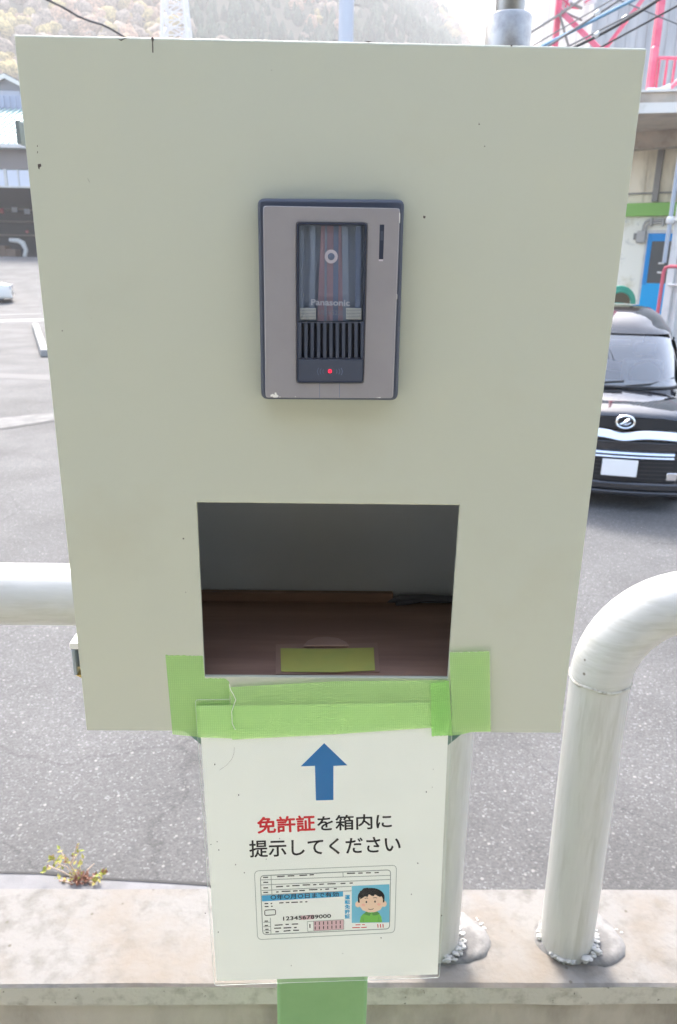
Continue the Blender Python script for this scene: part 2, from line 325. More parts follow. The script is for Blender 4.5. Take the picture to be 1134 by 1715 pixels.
# concrete gutter strip behind the wall
pL = at(0, 1462, Z=0); pR = at(300, 1483, Z=0); dv = (pR - pL).normalized()
p0 = pL - dv * 5; p1 = pR + dv * 6
st = []; random.seed(3)
for i in range(60):
    q = p0.lerp(p1, i / 59); st.append((q.x, q.y + random.uniform(-.008, .008), .004))
tag(MB().add(st + [(p1.x, .56, .004), (p0.x, .56, .004)], [tuple(range(len(st) + 2))]).build('gutter_strip', M['cement']), kind='structure')
gp = MB()
for i in range(59):
    a, b = Vector(st[i]), Vector(st[i + 1]); wd = random.uniform(.004, .02); gp.add([(a.x, a.y - .003, .008), (b.x, b.y - .003, .008), (b.x, b.y + wd, .008), (a.x, a.y + wd, .008)], [(0, 1, 2, 3)])
tag(gp.build('gutter_joint', mat('joint_dirt', (.05, .05, .05), .9)), kind='structure')
# drain strip and white lines on the lot
M['drain'] = mat('drain_concrete', (.19, .187, .18), .9, var=(4, (.14, .14, .137), .4, .6))
M['roadpaint'] = mat('worn_road_paint', (.32, .32, .32), .8, var=(1.5, (.16, .16, .16), .5, .7))
def strip_px(name, pts, m, z=.004):
    q = [at(x, y, Z=z) for x, y in pts]
    return tag(MB().add(q, [tuple(range(len(q)))]).build(name, m), kind='structure')
strip_px('drain_strip', [(-60, 726), (0, 717), (60, 708), (125, 697), (125, 688), (60, 694), (0, 700), (-60, 706)], M['drain'])
strip_px('drain_edge', [(-60, 729), (0, 720), (60, 711), (125, 700), (125, 697.3), (60, 708.3), (0, 717.4), (-60, 726.4)], mat('drain_gap', (.07, .07, .07), .9), .005)
strip_px('road_patch', [(-60, 636), (0, 633), (110, 637), (110, 629), (0, 625), (-60, 627)], mat('pale_patch', (.15, .147, .145), .9), .004)
strip_px('road_line', [(-80, 541), (80, 537), (80, 533.5), (-80, 537)], M['roadpaint'])
strip_px('parking_line', [(-60, 530.5), (70, 525.5), (70, 524.3), (-60, 528.8)], mat('faded_line', (.17, .17, .17), .8))
kb = MB(); a = at(60, 550, Z=0); b = at(76, 598, Z=0)
kb.bar(a + Vector((0, 0, .09)), b + Vector((0, 0, .09)), .2, .18); tag(kb.build('parking_kerb', mat('kerb_white', (.3, .295, .28), .9), bevel=.03, origin=(a + b) / 2), kind='structure')

# ------------------------------------------------------------------ hills and forest
def az_of(px): 
    p = at(px, 400, Y=300); return math.atan2(p.x, p.y)
def elev(px, py):
    p = at(px, py, Y=300) - CAM; return p.z / math.hypot(p.x, p.y)
def interp(t, tab):
    if t <= tab[0][0]: return tab[0][1]
    for (a, b), (c, d) in zip(tab, tab[1:]):
        if t <= c: return b + (d - b) * (t - a) / (c - a)
    return tab[-1][1]
NEAR_R0, NEAR_R1 = 170, 430
tab1 = [(az_of(-900), .46), (az_of(0), .44), (az_of(400), .43), (az_of(600), .35), (az_of(696), elev(696, 4)), (az_of(729), elev(729, 34)), (az_of(761), elev(761, 69)), (az_of(830), .13), (az_of(1000), .04), (az_of(1200), .0), (2, 0)]
def near_hill(az, r):
    E = interp(az, tab1) * NEAR_R1
    t = (r - NEAR_R0) / (NEAR_R1 - NEAR_R0); z = E * (smooth01(t) * .35 + .65 * max(0, min(1, t)))
    if r > NEAR_R1: z = E * (1 - .5 * (r - NEAR_R1) / 200)
    x, y = r * math.sin(az), r * math.cos(az)
    return 2 + z + noise.noise(Vector((x / 60, y / 60, 0))) * 10 * max(0, min(1, t * 3)) * min(1, E / 40)
tab2 = [(az_of(300), .02), (az_of(700), elev(700, 96)), (az_of(769), elev(769, 70)), (az_of(813), elev(813, 46)), (az_of(874), elev(874, 24)), (az_of(930), elev(930, 12)), (az_of(1050), elev(1050, -10)), (az_of(1300), .3), (2, .3)]
def far_hill(az, r):
    E = interp(az, tab2) * 900; t = (r - 500) / 400; z = E * max(0, min(1, t)) ** .8
    x, y = r * math.sin(az), r * math.cos(az)
    return 2 + z + noise.noise(Vector((x / 90, y / 90, 3))) * 12 * max(0, min(1, t * 2)) * (0.3 if t > .8 else 1)
def hill_object(name, fn, r0, r1, a0, a1, nr, na, m):
    vs = []
    for j in range(nr):
        r = r0 + (r1 - r0) * j / (nr - 1)
        for i in range(na):
            a = a0 + (a1 - a0) * i / (na - 1); vs.append((r * math.sin(a), r * math.cos(a), fn(a, r) if j else -1))
    fs = [(j * na + i, j * na + i + 1, (j + 1) * na + i + 1, (j + 1) * na + i) for j in range(nr - 1) for i in range(na - 1)]
    return tag(MB().add(vs, fs).build(name, m, smooth=True, angle=180), kind='structure')
M['hill'] = mat('hill_ground', (.12, .10, .065), 1, var=(.03, (.07, .085, .055), .4, .6))
M['hillfar'] = mat('far_hill_ground', (.26, .15, .08), 1, var=(.02, (.14, .13, .07), .4, .6), var2=(.1, (.3, .2, .12), .5, .7))
hill_object('near_mountain', near_hill, NEAR_R0, 600, -1.15, az_of(1150), 40, 90, M['hill'])
hill_object('far_mountain', far_hill, 500, 1100, az_of(300), .85, 24, 60, M['hillfar'])
def crown_base(seed, kind):
    bm = bmesh.new(); bmesh.ops.create_icosphere(bm, subdivisions=2, radius=1); rnd = random.Random(seed)
    o = Vector((seed * 7.3, 0, 0))
    for v in bm.verts:
        k = 1 + .42 * noise.noise(v.co * 1.9 + o) + rnd.uniform(-.22, .22)
        v.co *= k
        if kind: 
            h = (v.co.z + 1.2) / 2.4; v.co.x *= 1.15 - h * .95; v.co.y *= 1.15 - h * .95; v.co.z *= 1.7
    bm.faces.ensure_lookup_table()
    V = np.array([v.co[:] for v in bm.verts]); Fc = np.array([[v.index for v in f.verts] for f in bm.faces]); bm.free(); return V, Fc
def forest(name, fn, n, r0, r1, a0, a1, size, m, conifer):
    bases = [[crown_base(s, k) for s in range(5)] for k in (0, 1)]
    Vs, Fs, Cs = [], [], []; off = 0; rnd = random.Random(5)
    for i in range(n):
        az = rnd.uniform(a0, a1); r = math.sqrt(rnd.uniform(r0 * r0, r1 * r1)); x, y = r * math.sin(az), r * math.cos(az); z = fn(az, r)
        if z < 6: continue
        cf = noise.noise(Vector((x / 45, y / 45, 9))) + conifer(az) + rnd.uniform(-.12, .12)
        kind = 1 if cf > 0 else 0
        V, Fc = bases[kind][rnd.randrange(5)]
        s = size * rnd.uniform(.6, 1.3); c, sn = math.cos(i), math.sin(i)
        W = V @ np.array([[c, sn, 0], [-sn, c, 0], [0, 0, 1]]) * s * (0.75 if kind else 1) + np.array([x, y, z + s * .5])
        Vs.append(W); Fs.append(Fc + off); off += len(V)
        t = rnd.random(); u = noise.noise(Vector((x / 30, y / 30, 0))) * .5 + .5
        if kind: col = (.035 + .03 * t, .075 + .04 * t, .05 + .025 * t)
        else:
            a = rnd.random() * .6 + u * .6
            col = (.40 + .12 * t, .26 + .07 * t, .17 + .05 * t) if a < .5 else ((.44 + .1 * t, .34 + .08 * t, .15) if a < .68 else ((.3 + .08 * t, .24 + .06 * t, .19 + .04 * t) if a < .95 else (.17, .2, .08)))
        Cs.append(np.tile(np.array([*col, 1.0]), (len(Fc) * 3, 1)))
    V = np.concatenate(Vs); Fa = np.concatenate(Fs); C = np.concatenate(Cs)
    me = bpy.data.meshes.new(name); me.vertices.add(len(V)); me.vertices.foreach_set('co', V.ravel()); me.loops.add(Fa.size); me.loops.foreach_set('vertex_index', Fa.ravel().astype(np.int32))
    me.polygons.add(len(Fa)); me.polygons.foreach_set('loop_start', np.arange(0, Fa.size, 3, dtype=np.int32)); me.polygons.foreach_set('loop_total', np.full(len(Fa), 3, dtype=np.int32))
    ca = me.color_attributes.new('tint', 'FLOAT_COLOR', 'CORNER'); ca.data.foreach_set('color', C.ravel())
    me.update(); me.validate(); me.materials.append(m)
    o = bpy.data.objects.new(name, me); COL.objects.link(o); return o
mf = mat('tree_crowns', (.2, .15, .08), 1, spec=.1); n_, L_, p_ = nodes_of(mf)
at_ = n_.new('ShaderNodeAttribute'); at_.attribute_name = 'tint'; nz_ = n_.new('ShaderNodeTexNoise'); nz_.inputs['Scale'].default_value = 1.7; nz_.inputs['Detail'].default_value = 5; tc_ = n_.new('ShaderNodeTexCoord'); L_.new(tc_.outputs['Object'], nz_.inputs[0])
mr_ = n_.new('ShaderNodeMapRange'); mr_.inputs[1].default_value = .3; mr_.inputs[2].default_value = .7; mr_.inputs[3].default_value = .35; mr_.inputs[4].default_value = 1.4; L_.new(nz_.outputs[0], mr_.inputs[0])
mr_.inputs[3].default_value = .28; mr_.inputs[4].default_value = 1.2
vs_ = n_.new('ShaderNodeVectorMath'); vs_.operation = 'SCALE'; L_.new(at_.outputs[0], vs_.inputs[0]); L_.new(mr_.outputs[0], vs_.inputs['Scale']); L_.new(vs_.outputs[0], p_.inputs['Base Color'])
aL, aR = az_of(330), az_of(640)
tag(forest('forest', near_hill, 10500, 185, 455, -.7, az_of(860), 2.3, mf, lambda a: (.28 if aL < a else -.3)), 'autumn and evergreen forest covering the near mountainside', 'forest', kind='stuff')
tag(forest('far_forest', far_hill, 4200, 560, 930, az_of(690), az_of(1250), 4.2, mf, lambda a: -.5), 'russet forest on the distant mountain slope', 'forest', kind='stuff')

# ------------------------------------------------------------------ parapet wall and pipe barriers
wall = thing('parapet_wall', (0, .46, 0), 'low concrete parapet wall with stained pale coping under the white pipes', 'wall')
MB().box((-7, .371, 0), (7, .552, 1.158)).build('wall_body', M['wallbody'], wall)
cb = MB(); random.seed(11)
N = 140; xs = [-7 + 14 * i / N for i in range(N + 1)]
vs = []
for x in xs:
    j = lambda a: random.uniform(-a, a)
    vs += [(x, .3615 + j(.0012), 1.1585 + j(.001)), (x, .3605 + j(.0012), 1.196 + j(.0008)), (x, .3655 + j(.001), 1.2), (x, .556 + j(.0008), 1.2), (x, .5615 + j(.0015), 1.194), (x, .5615, 1.1585)]
fs = [(i * 6 + k, (i + 1) * 6 + k, (i + 1) * 6 + (k + 1) % 6, i * 6 + (k + 1) % 6) for i in range(N) for k in range(6)]
cb.add(vs, fs, 0); cb.m = [1 if (k % 6) == 0 else 0 for k in range(len(fs))]
cb.build('coping', [M['coping'], M['copedge']], wall, smooth=True, angle=30)

PR = .0435
def bend(cx, cy, cz, r, a0, a1, n=14): return [(cx + r * math.cos(a0 + (a1 - a0) * k / n), cy, cz + r * math.sin(a0 + (a1 - a0) * k / n)) for k in range(n + 1)]
def mortar(parent, leg, seed, off, R=.076):
    rnd = random.Random(seed); x, y = leg; E_ = .80
    mb = MB(); n = 40; prof = [(1.0, .0), (.97, .005), (.8, .008), (.5, .009), (0.02, .009)]
    rr = [R * (1 + .07 * math.sin(3 * 2 * PI * k / n + seed) + rnd.uniform(-.03, .03)) for k in range(n)]
    vs = [(x + off[0] + rr[k] * f * math.cos(2 * PI * k / n), y + off[1] + rr[k] * E_ * f * math.sin(2 * PI * k / n), 1.1985 + h + noise.noise(Vector((k * .7, f * 3, seed))) * .0012) for f, h in prof for k in range(n)]
    mb.add(vs, [(i * n + k, i * n + (k + 1) % n, (i + 1) * n + (k + 1) % n, (i + 1) * n + k) for i in range(len(prof) - 1) for k in range(n)] + [tuple((len(prof) - 1) * n + k for k in range(n))])
    a = mb.build('mortar_patch', M['mortar'], parent, smooth=True, angle=70)
    mb = MB()
    def lump(px, py, pz, s):
        bm = bmesh.new(); bmesh.ops.create_icosphere(bm, subdivisions=2, radius=1)
        sx, sy, sz = s * rnd.uniform(.7, 1.6), s * rnd.uniform(.6, 1.2), s * rnd.uniform(.3, .6); o = Vector((rnd.random() * 50, 0, 0))
        vv = [(px + v.co.x * sx * (1 + .5 * noise.noise(v.co * 1.7 + o)), py + v.co.y * sy * (1 + .5 * noise.noise(v.co * 1.7 + o)), pz + v.co.z * sz * (1 + .4 * noise.noise(v.co * 1.5 + o))) for v in bm.verts]
        mb.add(vv, [tuple(v.index for v in f.verts) for f in bm.faces]); bm.free()
    for k in range(230):
        a_ = rnd.uniform(0, 2 * PI); side = math.cos(a_ + .25)
        if noise.noise(Vector((a_ * 1.3, seed, 0))) < -.12 and side < .5: continue
        big = side > .45
        s = rnd.uniform(.0022, .0038) * (1.45 if big and rnd.random() < .5 else 1); rr_ = PR + rnd.uniform(-.002, .004) + (rnd.uniform(0, .006) if big else 0)
        lump(x + rr_ * math.cos(a_), y + rr_ * math.sin(a_), 1.2075 + rnd.uniform(-.001, .002) + (rnd.uniform(0, .009) if big else 0), s)
    for k in range(90):
        a_ = rnd.uniform(0, 2 * PI)
        if noise.noise(Vector((math.cos(a_) * 2, math.sin(a_) * 2, seed))) < .12: continue
        q_ = rnd.uniform(.93, 1.04); lump(x + off[0] + R * math.cos(a_) * q_, y + off[1] + R * E_ * math.sin(a_) * q_, 1.2003, rnd.uniform(.0012, .0026))
    mb.build('sealant_bead', M['white_crumb'], parent, smooth=True, angle=180)
RC = 1.716; RB = .128
# right barrier: leg A then runs to the right
ra = thing('pipe_barrier', (LEG_A[0], PIPE_Y, 1.2), 'white painted pipe barrier whose bend shows at the right of the box', 'barrier', 'white pipe barriers on the parapet wall')
xl = LEG_A[0] - .006
MB().tube([(LEG_A[0], PIPE_Y, 1.19), (LEG_A[0] - .003, PIPE_Y, 1.45), (xl, PIPE_Y, RC)], PR, 32).build('leg', M['pipe'], ra, smooth=True)
xr = 2.4
MB().tube(bend(xl + RB, PIPE_Y, RC, RB, PI, PI / 2) + [(xr - RB, PIPE_Y, RC + RB)] + bend(xr - RB, PIPE_Y, RC, RB, PI / 2, 0)[1:], PR + .0006, 32, cap=True).build('bent_rail', M['pipeh'], ra, smooth=True)
def weld(x, parent):
    mb = MB(); n = 48; rnd = random.Random(int(x * 1000)); pts = []
    vs = []
    for k in range(n):
        a = 2 * PI * k / n; dz = .0015 * math.sin(a * 5) + rnd.uniform(-.0008, .0008); o = PR + .0012 + rnd.uniform(0, .0012)
        for (dr, z) in ((-.004, -.003), (0, -.002), (.0008, 0), (0, .002), (-.004, .003)): vs.append((x + (o + dr) * math.cos(a), PIPE_Y + (o + dr) * math.sin(a), RC + z + dz))
    mb.add(vs, [(k * 5 + i, ((k + 1) % n) * 5 + i, ((k + 1) % n) * 5 + i + 1, k * 5 + i + 1) for k in range(n) for i in range(4)])
    mb.build('weld_seam', mat('weld_paint', (.5, .5, .46), .6, var=(80, (.25, .24, .2), .5, .62)) if 'weld' not in M else M['weld'], parent, smooth=True)
weld(xl, ra); mortar(ra, LEG_A, 4, (.026, .012))
MB().tube([(xr, PIPE_Y, 1.19), (xr, PIPE_Y, RC)], PR, 32).build('leg', M['pipe'], ra, smooth=True)
rb = thing('pipe_barrier', (LEG_B[0], PIPE_Y, 1.2), 'white painted pipe barrier running left behind the box', 'barrier', 'white pipe barriers on the parapet wall')
xb = LEG_B[0] - .004
MB().tube([(LEG_B[0], PIPE_Y, 1.19), (xb, PIPE_Y, RC)], PR, 32).build('leg', M['pipe'], rb, smooth=True)
xq = -2.4
MB().tube([(xb, PIPE_Y, RC)] + bend(xb - RB, PIPE_Y, RC, RB, 0, PI / 2)[1:] + [(xq + RB, PIPE_Y, RC + RB + .004)] + bend(xq + RB, PIPE_Y, RC, RB, PI / 2, PI)[1:], PR + .0006, 32).build('bent_rail', M['pipeh'], rb, smooth=True)
weld(xb, rb); mortar(rb, LEG_B, 9, (.022, .012))
MB().tube([(xq, PIPE_Y, 1.19), (xq, PIPE_Y, RC)], PR, 32).build('leg', M['pipe'], rb, smooth=True)

# ------------------------------------------------------------------ unseen roof added behind the viewer to shade the box front
shl = thing('shade_shelter', (0, -3, .8), 'unseen roof with wall and posts added behind the viewer to shade the box', 'shade_shelter'); M['shade_shelter'] = mat('shade_shelter_paint', (.42, .41, .37), .8)
MB().box((-5, -6, 3.15), (5, -.95, 3.3)).build('roof', M['shade_shelter'], shl, bevel=.01)
MB().box((-5, -6.2, .8), (5, -6.01, 3.3)).build('wall', M['shade_shelter'], shl)
for x_ in (-4.6, 4.6): MB().box((x_ - .08, -1.3, .8), (x_ + .08, -1.14, 3.15)).build('post', M['shade_shelter'], shl)

# ------------------------------------------------------------------ the box on its post
BZ = 2.178; ZB = BZ - .2543; ZT = BZ + .2543; HX0, HX1, HZ0, HZ1 = -.0992, .1008, 1.9756, 2.1254
kio = thing('intercom_box', (0, .08, .8), 'sage painted steel box with a square opening standing on a green post', 'box')
vs = []; TH = .004
ring = lambda x0, x1, z0, z1, y: [(x0, y, z0), (x1, y, z0), (x1, y, z1), (x0, y, z1)]
v_ = ring(-.2, .2, ZB, ZT, 0) + ring(HX0, HX1, HZ0, HZ1, 0) + ring(HX0, HX1, HZ0, HZ1, TH) + ring(-.2, .2, ZB, ZT, .02) + ring(-.198, .198, ZB + .002, ZT - .002, .02) + ring(-.198, .198, ZB + .002, ZT - .002, TH)
fs = []
for k in range(4):
    l = (k + 1) % 4
    fs += [(k, l, 4 + l, 4 + k), (4 + k, 4 + l, 8 + l, 8 + k), (k, 12 + k, 12 + l, l), (12 + k, 16 + k, 16 + l, 12 + l), (16 + k, 20 + k, 20 + l, 16 + l), (20 + k, 8 + k, 8 + l, 20 + l)]
fp = MB().add(v_, fs).build('front_panel', M['paint'], kio, bevel=.0022, seg=3)
# shell behind the door
sh = MB(); D = .166
a0 = ring(-.197, .197, ZB + .004, ZT - .003, .0205); a1 = ring(-.197, .197, ZB + .004, ZT - .003, D)
b0 = ring(-.195, .195, ZB + .006, ZT - .005, .0205); b1 = ring(-.195, .195, ZB + .006, ZT - .005, D - .002)
fs = []
for k in range(4):
    l = (k + 1) % 4; fs += [(k, l, 4 + l, 4 + k), (8 + k, 12 + k, 12 + l, 8 + l), (k, 8 + k, 8 + l, l)]
fs += [(4, 5, 6, 7), (15, 14, 13, 12)]
sh.add(a0 + a1 + b0 + b1, fs).build('box_shell', M['paint'], kio)
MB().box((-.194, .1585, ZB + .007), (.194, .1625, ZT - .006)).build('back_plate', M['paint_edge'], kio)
bd = MB(); bd.box((-.194, .0045, 1.968), (.194, .148, 1.9745)); bd.box((-.194, .1485, 1.95), (.068, .156, 1.9835)); bd.build('shelf_board', M['board'], kio, bevel=.001)
mb = MB(); mb.tube([(.06, .152, 1.972), (.075, .149, 1.979), (.1, .147, 1.981), (.13, .15, 1.978), (.19, .15, 1.976)], .0035, 8); mb.tube([(.07, .142, 1.9755), (.1, .146, 1.979), (.19, .14, 1.978)], .0028, 8)
mb.build('internal_cable', M['dark_gap'], kio, smooth=True)
hd = MB(); q = [at(x, y, Z=1.9752) for x, y in [(462, 1080), (520, 1078), (528, 1072), (548, 1069), (566, 1072), (578, 1079), (632, 1077), (636, 1126), (462, 1130)]]
hd.prism(q, (0, 0, .0005)); chd = hd.build('card_holder', M['holder'], kio)
hd = MB(); hd.prism([at(x, y, Z=1.9766) for x, y in [(508, 1084), (516, 1076), (530, 1071), (548, 1069.5), (566, 1072), (580, 1079), (584, 1084)]], (0, 0, .0022)); hd.build('holder_tab', mat('holder_tab_plastic', (.31, .2, .16), .35), chd, bevel=.0006)
# front wear marks
we = MB(); Yw = -.0001
for poly in ([(253, 63), (256.5, 62), (258, 66), (256.5, 70), (257, 88), (255, 88), (254.5, 70)], [(196, 64), (202, 66), (212, 63), (203, 68.5)], [(63, 275), (68, 274), (69.5, 278), (66, 281), (66.5, 284), (64, 282)], [(62, 243), (63.2, 243), (63, 246), (62, 246)], [(62.5, 253), (63.5, 253), (63, 257), (62, 256)],
             [(146, 298), (147, 299), (151, 306), (150, 305)], [(802, 205), (804, 209), (801.5, 209)], [(811, 244), (813, 244), (812.5, 246), (811, 246)], [(454, 117), (455.5, 117), (455, 118.5)], [(103.5, 553), (105.3, 553.5), (105, 555), (103.3, 554.6)],
             [(306, 901), (308.5, 901), (308.5, 903.5), (306, 903)], [(709, 361), (713, 362), (712, 366), (709, 365)], [(310, 990), (312, 993), (311, 993)], [(152, 533), (153, 533), (153, 534)], [(855, 75), (859, 75), (857, 78)], [(612, 68.5), (622, 69), (617, 71)]):
    we.prism([at(x, y, Y=Yw) for x, y in poly], (0, .0004, 0))
we.build('paint_wear', M['wear'], kio)
# latches on the left, hinge knuckle on the right
la, lb_ = at(26, 201, Y=.03), at(33, 241, Y=.03)
lt = MB(); lt.box((-.2075, .034, lb_.z + .004), (-.2, .046, la.z - .003)); lt.box((la.x - .0006, .03, lb_.z), (la.x + .0022, .046, la.z)); lt.tube([(-.2, .04, la.z + .006), (-.2045, .04, la.z + .003), (la.x + .001, .04, la.z - .003)], .0008, 6)
lt.build('latch', M['steel2'], kio, bevel=.001)
q = at(126, 1110, Y=.03); z = q.z
XL = at(121, 1108, Y=.03).x; lt = MB(); lt.box((XL, .03, z - .012), (XL + .003, .05, z + .012)); lt.box((XL + .0031, .036, z - .008), (-.2, .046, z + .008)); lt.tube([(-.2, .04, z + .024), (-.203, .04, z + .02), (-.2035, .04, z + .012)], .0011, 6)
l2 = lt.build('latch', M['steel2'], kio, bevel=.001)
mb = MB(); mb.box((XL - .001, .031, z + .0125), (-.2, .049, z + .018), 0); mb.build('latch_plate', M['chip'], l2); mb = MB(); mb.add([(XL + .001, .031, z - .0125), (-.2, .031, z - .0125), (-.2, .031, z - .022), (XL + .001, .049, z - .0125), (-.2, .049, z - .0125), (-.2, .049, z - .022)], [(0, 1, 2), (5, 4, 3), (0, 3, 4, 1), (1, 4, 5, 2), (2, 5, 3, 0)], 0)
mb.build('latch_tab', M['brass'], l2)
q = at(990, 840, Y=.03)
mb = MB(); mb.tube([(.2035, .024, q.z - .016), (.2035, .024, q.z + .016)], .0042, 12); mb.build('hinge', M['paint'], kio, smooth=True)
# conduit and its coupling on top
xc = .1314
cp = MB(); cp.lathe([(.0155, 0), (.0168, .0015), (.0168, .0445), (.0155, .0465), (.0118, .0465)], (xc, .1, ZT - .003), 28)
cp2 = cp.build('conduit_coupling', M['steel'], kio, smooth=True)
MB().tube([(xc, .1, ZT), (xc, .1, ZT + .6)], .0108, 24).build('conduit', M['steel'], kio, smooth=True)
# post and gusset plates
MB().box((-.0475, .052, .8), (.0485, .148, ZB + .003)).build('post', M['postgreen'], kio, bevel=.004)
for s in (-1, 1):
    MB().prism([(s * .049, .06, 1.80), (s * .175, .06, ZB + .003), (s * .049, .06, ZB + .003)], (0, .004, 0)).build('gusset', M['teal'], kio)
    MB().prism([(s * .049, .136, 1.80), (s * .175, .136, ZB + .003), (s * .049, .136, ZB + .003)], (0, .004, 0)).build('gusset', M['teal'], kio)

# ------------------------------------------------------------------ door intercom
def Z7(x, y): return (400 + x / 3.78, 310 + y / 3.78)
ic = thing('door_intercom', at(*Z7(580, 720), Y=0), 'slate and mauve video intercom with a red light on the box front', 'intercom')
YF, YP, YU = -.010, -.0155, -.0168
def plate(name, quad, r, Y0, Y1, m, parent, bevel=0, zf=Z7, seg=2):
    q = [at(*zf(*p[:2]), Y=Y0) for p in roundpoly(quad, r)]
    return MB().prism(q, (0, Y1 - Y0, 0)).build(name, m, parent, bevel=bevel, seg=seg)
plate('back_frame', [(117, 82), (1050, 90), (1008, 1365), (141, 1358)], 46, YF, 0, M['slate'], ic, .0022, seg=3)
# face plate with an opening for the unit
def ringplate(name, outer, ro, inner, ri, Y0, Y1, m, parent, bevel=0):
    O = [at(*Z7(*p[:2]), Y=Y0) for p in roundpoly(outer, ro)]; I = [at(*Z7(*p[:2]), Y=Y0) for p in roundpoly(inner, ri)]; n = len(O); dv_ = Vector((0, Y1 - Y0, 0))
    v = O + I + [p + dv_ for p in O] + [p + dv_ for p in I]
    fs = []
    for k in range(n):
        l = (k + 1) % n; fs += [(k, l, n + l, n + k), (k, 2 * n + k, 2 * n + l, l), (n + k, n + l, 3 * n + l, 3 * n + k)]
    return MB().add(v, fs).build(name, m, parent, bevel=bevel)
fpl = ringplate('face_plate', [(152, 130), (1022, 146), (978, 1350), (168, 1346)], 22, [(366, 236), (812, 240), (788, 1252), (368, 1252)], 20, YP, YF + .0002, M['mauve'], ic, .0007)
un = ringplate('unit_frame', [(367, 237), (811, 241), (787, 1251), (369, 1251)], 19, [(378, 250), (800, 252), (780, 1240), (379, 1240)], 14, YU, YF + .0003, M['slate_dark'], ic, .0003)
plate('recess_back', [(378, 250), (800, 252), (780, 1240), (379, 1240)], 4, YF - .0012, YF - .0002, M['inner_blue'], ic)
def quadbox(mb, quad, Y0, Y1, m=0, zf=Z7): mb.prism([at(*zf(*p), Y=Y0) for p in quad], (0, Y1 - Y0, 0), m)
hs = MB()  # upright coloured bands painted in for the reflection in the window
quadbox(hs, [(522, 256), (648, 256), (662, 860), (496, 860)], YF - .003, YF - .0013, 0)
for (a, b, c_, m_) in ((384, 412, 408, 1), (452, 486, 480, 1), (650, 690, 700, 1), (740, 775, 770, 2), (545, 560, 556, 1), (600, 632, 628, 2)):
    quadbox(hs, [(a, 256), (b, 256), (c_, 860), (c_ - (b - a), 860)], YF - .0038 if m_ == 1 else YF - .0034, YF - .0012, m_)
hs.build('window_reflection', [M['pink'], M['inner_blue'], M['slate_mid']], ic)
q = at(*Z7(585, 452), Y=YF - .004)
ln = MB(); ln.lathe([(.0044, 0), (.0042, .0014), (.003, .0018)], (q.x, YF - .0042, q.z), 24, 0, 'y'); ln = ln.build('lens_ring', M['pale_lens'], ic, smooth=True)
MB().lathe([(.0023, 0), (.0018, -.0006), (.0005, -.0009)], (q.x, YF - .0042, q.z), 20, 0, 'y').build('lens', M['slate_mid'], ln, smooth=True)
tr = MB()
for rx, ry, cx_, cy_ in ((160, 140, 588, 420), (165, 130, 590, 560)):
    pts = [(cx_ + rx * math.cos(a), cy_ + ry * math.sin(a)) for a in [k * PI / 18 for k in range(37)]]
    tr.tube([at(*Z7(*p), Y=YF - .0040) for p in pts], .00025, 6, cap=False)

for x0, x1 in ((388, 488), (680, 775)):
    mb = MB()
    quadbox(mb, [(x0, 778), (x1, 780), (x1, 850), (x0, 848)], YF - .0048, YF - .0036, 0)
    for k in range(7):
        y = 783 + k * 9.3; quadbox(mb, [(x0 + 2, y), (x1 - 2, y + 1), (x1 - 2, y + 4), (x0 + 2, y + 3)], YF - .0052, YF - .0047, 1)
    mb.build('lamp_window', [M['lamp_strip'], M['inner_blue']], ic)
tx = MB(); text_faces(tx, 'Panasonic', [Z7(459, 722), Z7(702, 727), Z7(702, 764), Z7(459, 759)], YF - .0053, 0, bold=.4); text_faces(tx, 'VL-V522L', [Z7(503, 791), Z7(668, 795), Z7(668, 824), Z7(503, 820)], YF - .0053, 1, bold=.08)
tx.build('printed_lettering', [M['logo'], M['logo_dim']], ic)
plate('clear_window', [(379, 251), (799, 253), (789, 866), (378, 866)], 10, YU + .0008, YU + .0014, M['cover'], ic)
# speaker grille
gr = MB(); quadbox(gr, [(374, 868), (789, 868), (788, 874), (374, 874)], YU + .0002, YF); quadbox(gr, [(374, 1093), (784, 1093), (784, 1100), (374, 1100)], YU + .0002, YF, 1)
quadbox(gr, [(374, 874), (788, 874), (784, 1093), (374, 1093)], YF - .0022, YF - .0012, 1)
for k in range(11):
    x = 376 + k * 39.6; quadbox(gr, [(x, 874), (x + 20, 874), (x + 19.6, 1093), (x - .4, 1093)], YU + .0001, YF - .0021, 0)
gr.build('speaker_grille', [M['slate'], M['slate_dark']], ic)
plate('call_button', [(376, 1103), (784, 1103), (781, 1240), (378, 1240)], 9, YU + .0002, YF, M['slate'], ic, .0004)
q = at(*Z7(577, 1178), Y=YU)
MB().lathe([(.0014, .0004), (.0013, -.0003), (.0008, -.0007), (.0002, -.0009)], (q.x, YU, q.z), 18, 0, 'y').build('indicator_light', M['led'], ic, smooth=True)
mb = MB()
for s in (-1, 1):
    for k in (45, 62, 79):
        pts = [(577 + s * k * math.cos(a), 1180 + k * .62 * math.sin(a)) for a in [t * .12 for t in range(-4, 5)]]
        mb.tube([at(*Z7(*p), Y=YU + .0002) for p in pts], .00022, 5)
mb.build('sound_mark', M['slate_mid'], ic, smooth=True)
mb = MB(); quadbox(mb, [(893, 250), (921, 250), (914, 478), (887, 478)], YP - .0002, YP + .001, 0); quadbox(mb, [(887, 470), (914, 470), (913, 482), (886, 480)], YP - .0003, YP + .001, 1); quadbox(mb, [(897, 290), (915, 290), (913, 350), (896, 350)], YP - .0003, YP, 2)
mb.build('microphone_slot', [M['slate_dark'], M['pale_lens'], M['slate']], ic)
mb = MB(); quadbox(mb, [(511, 1254), (514, 1254), (514, 1346), (511, 1346)], YP - .0001, YP + .001); quadbox(mb, [(636, 1254), (639, 1254), (640, 1346), (637, 1346)], YP - .0001, YP + .001); mb.build('screw_cover_seam', M['slate_mid'], fpl)
mb = MB()
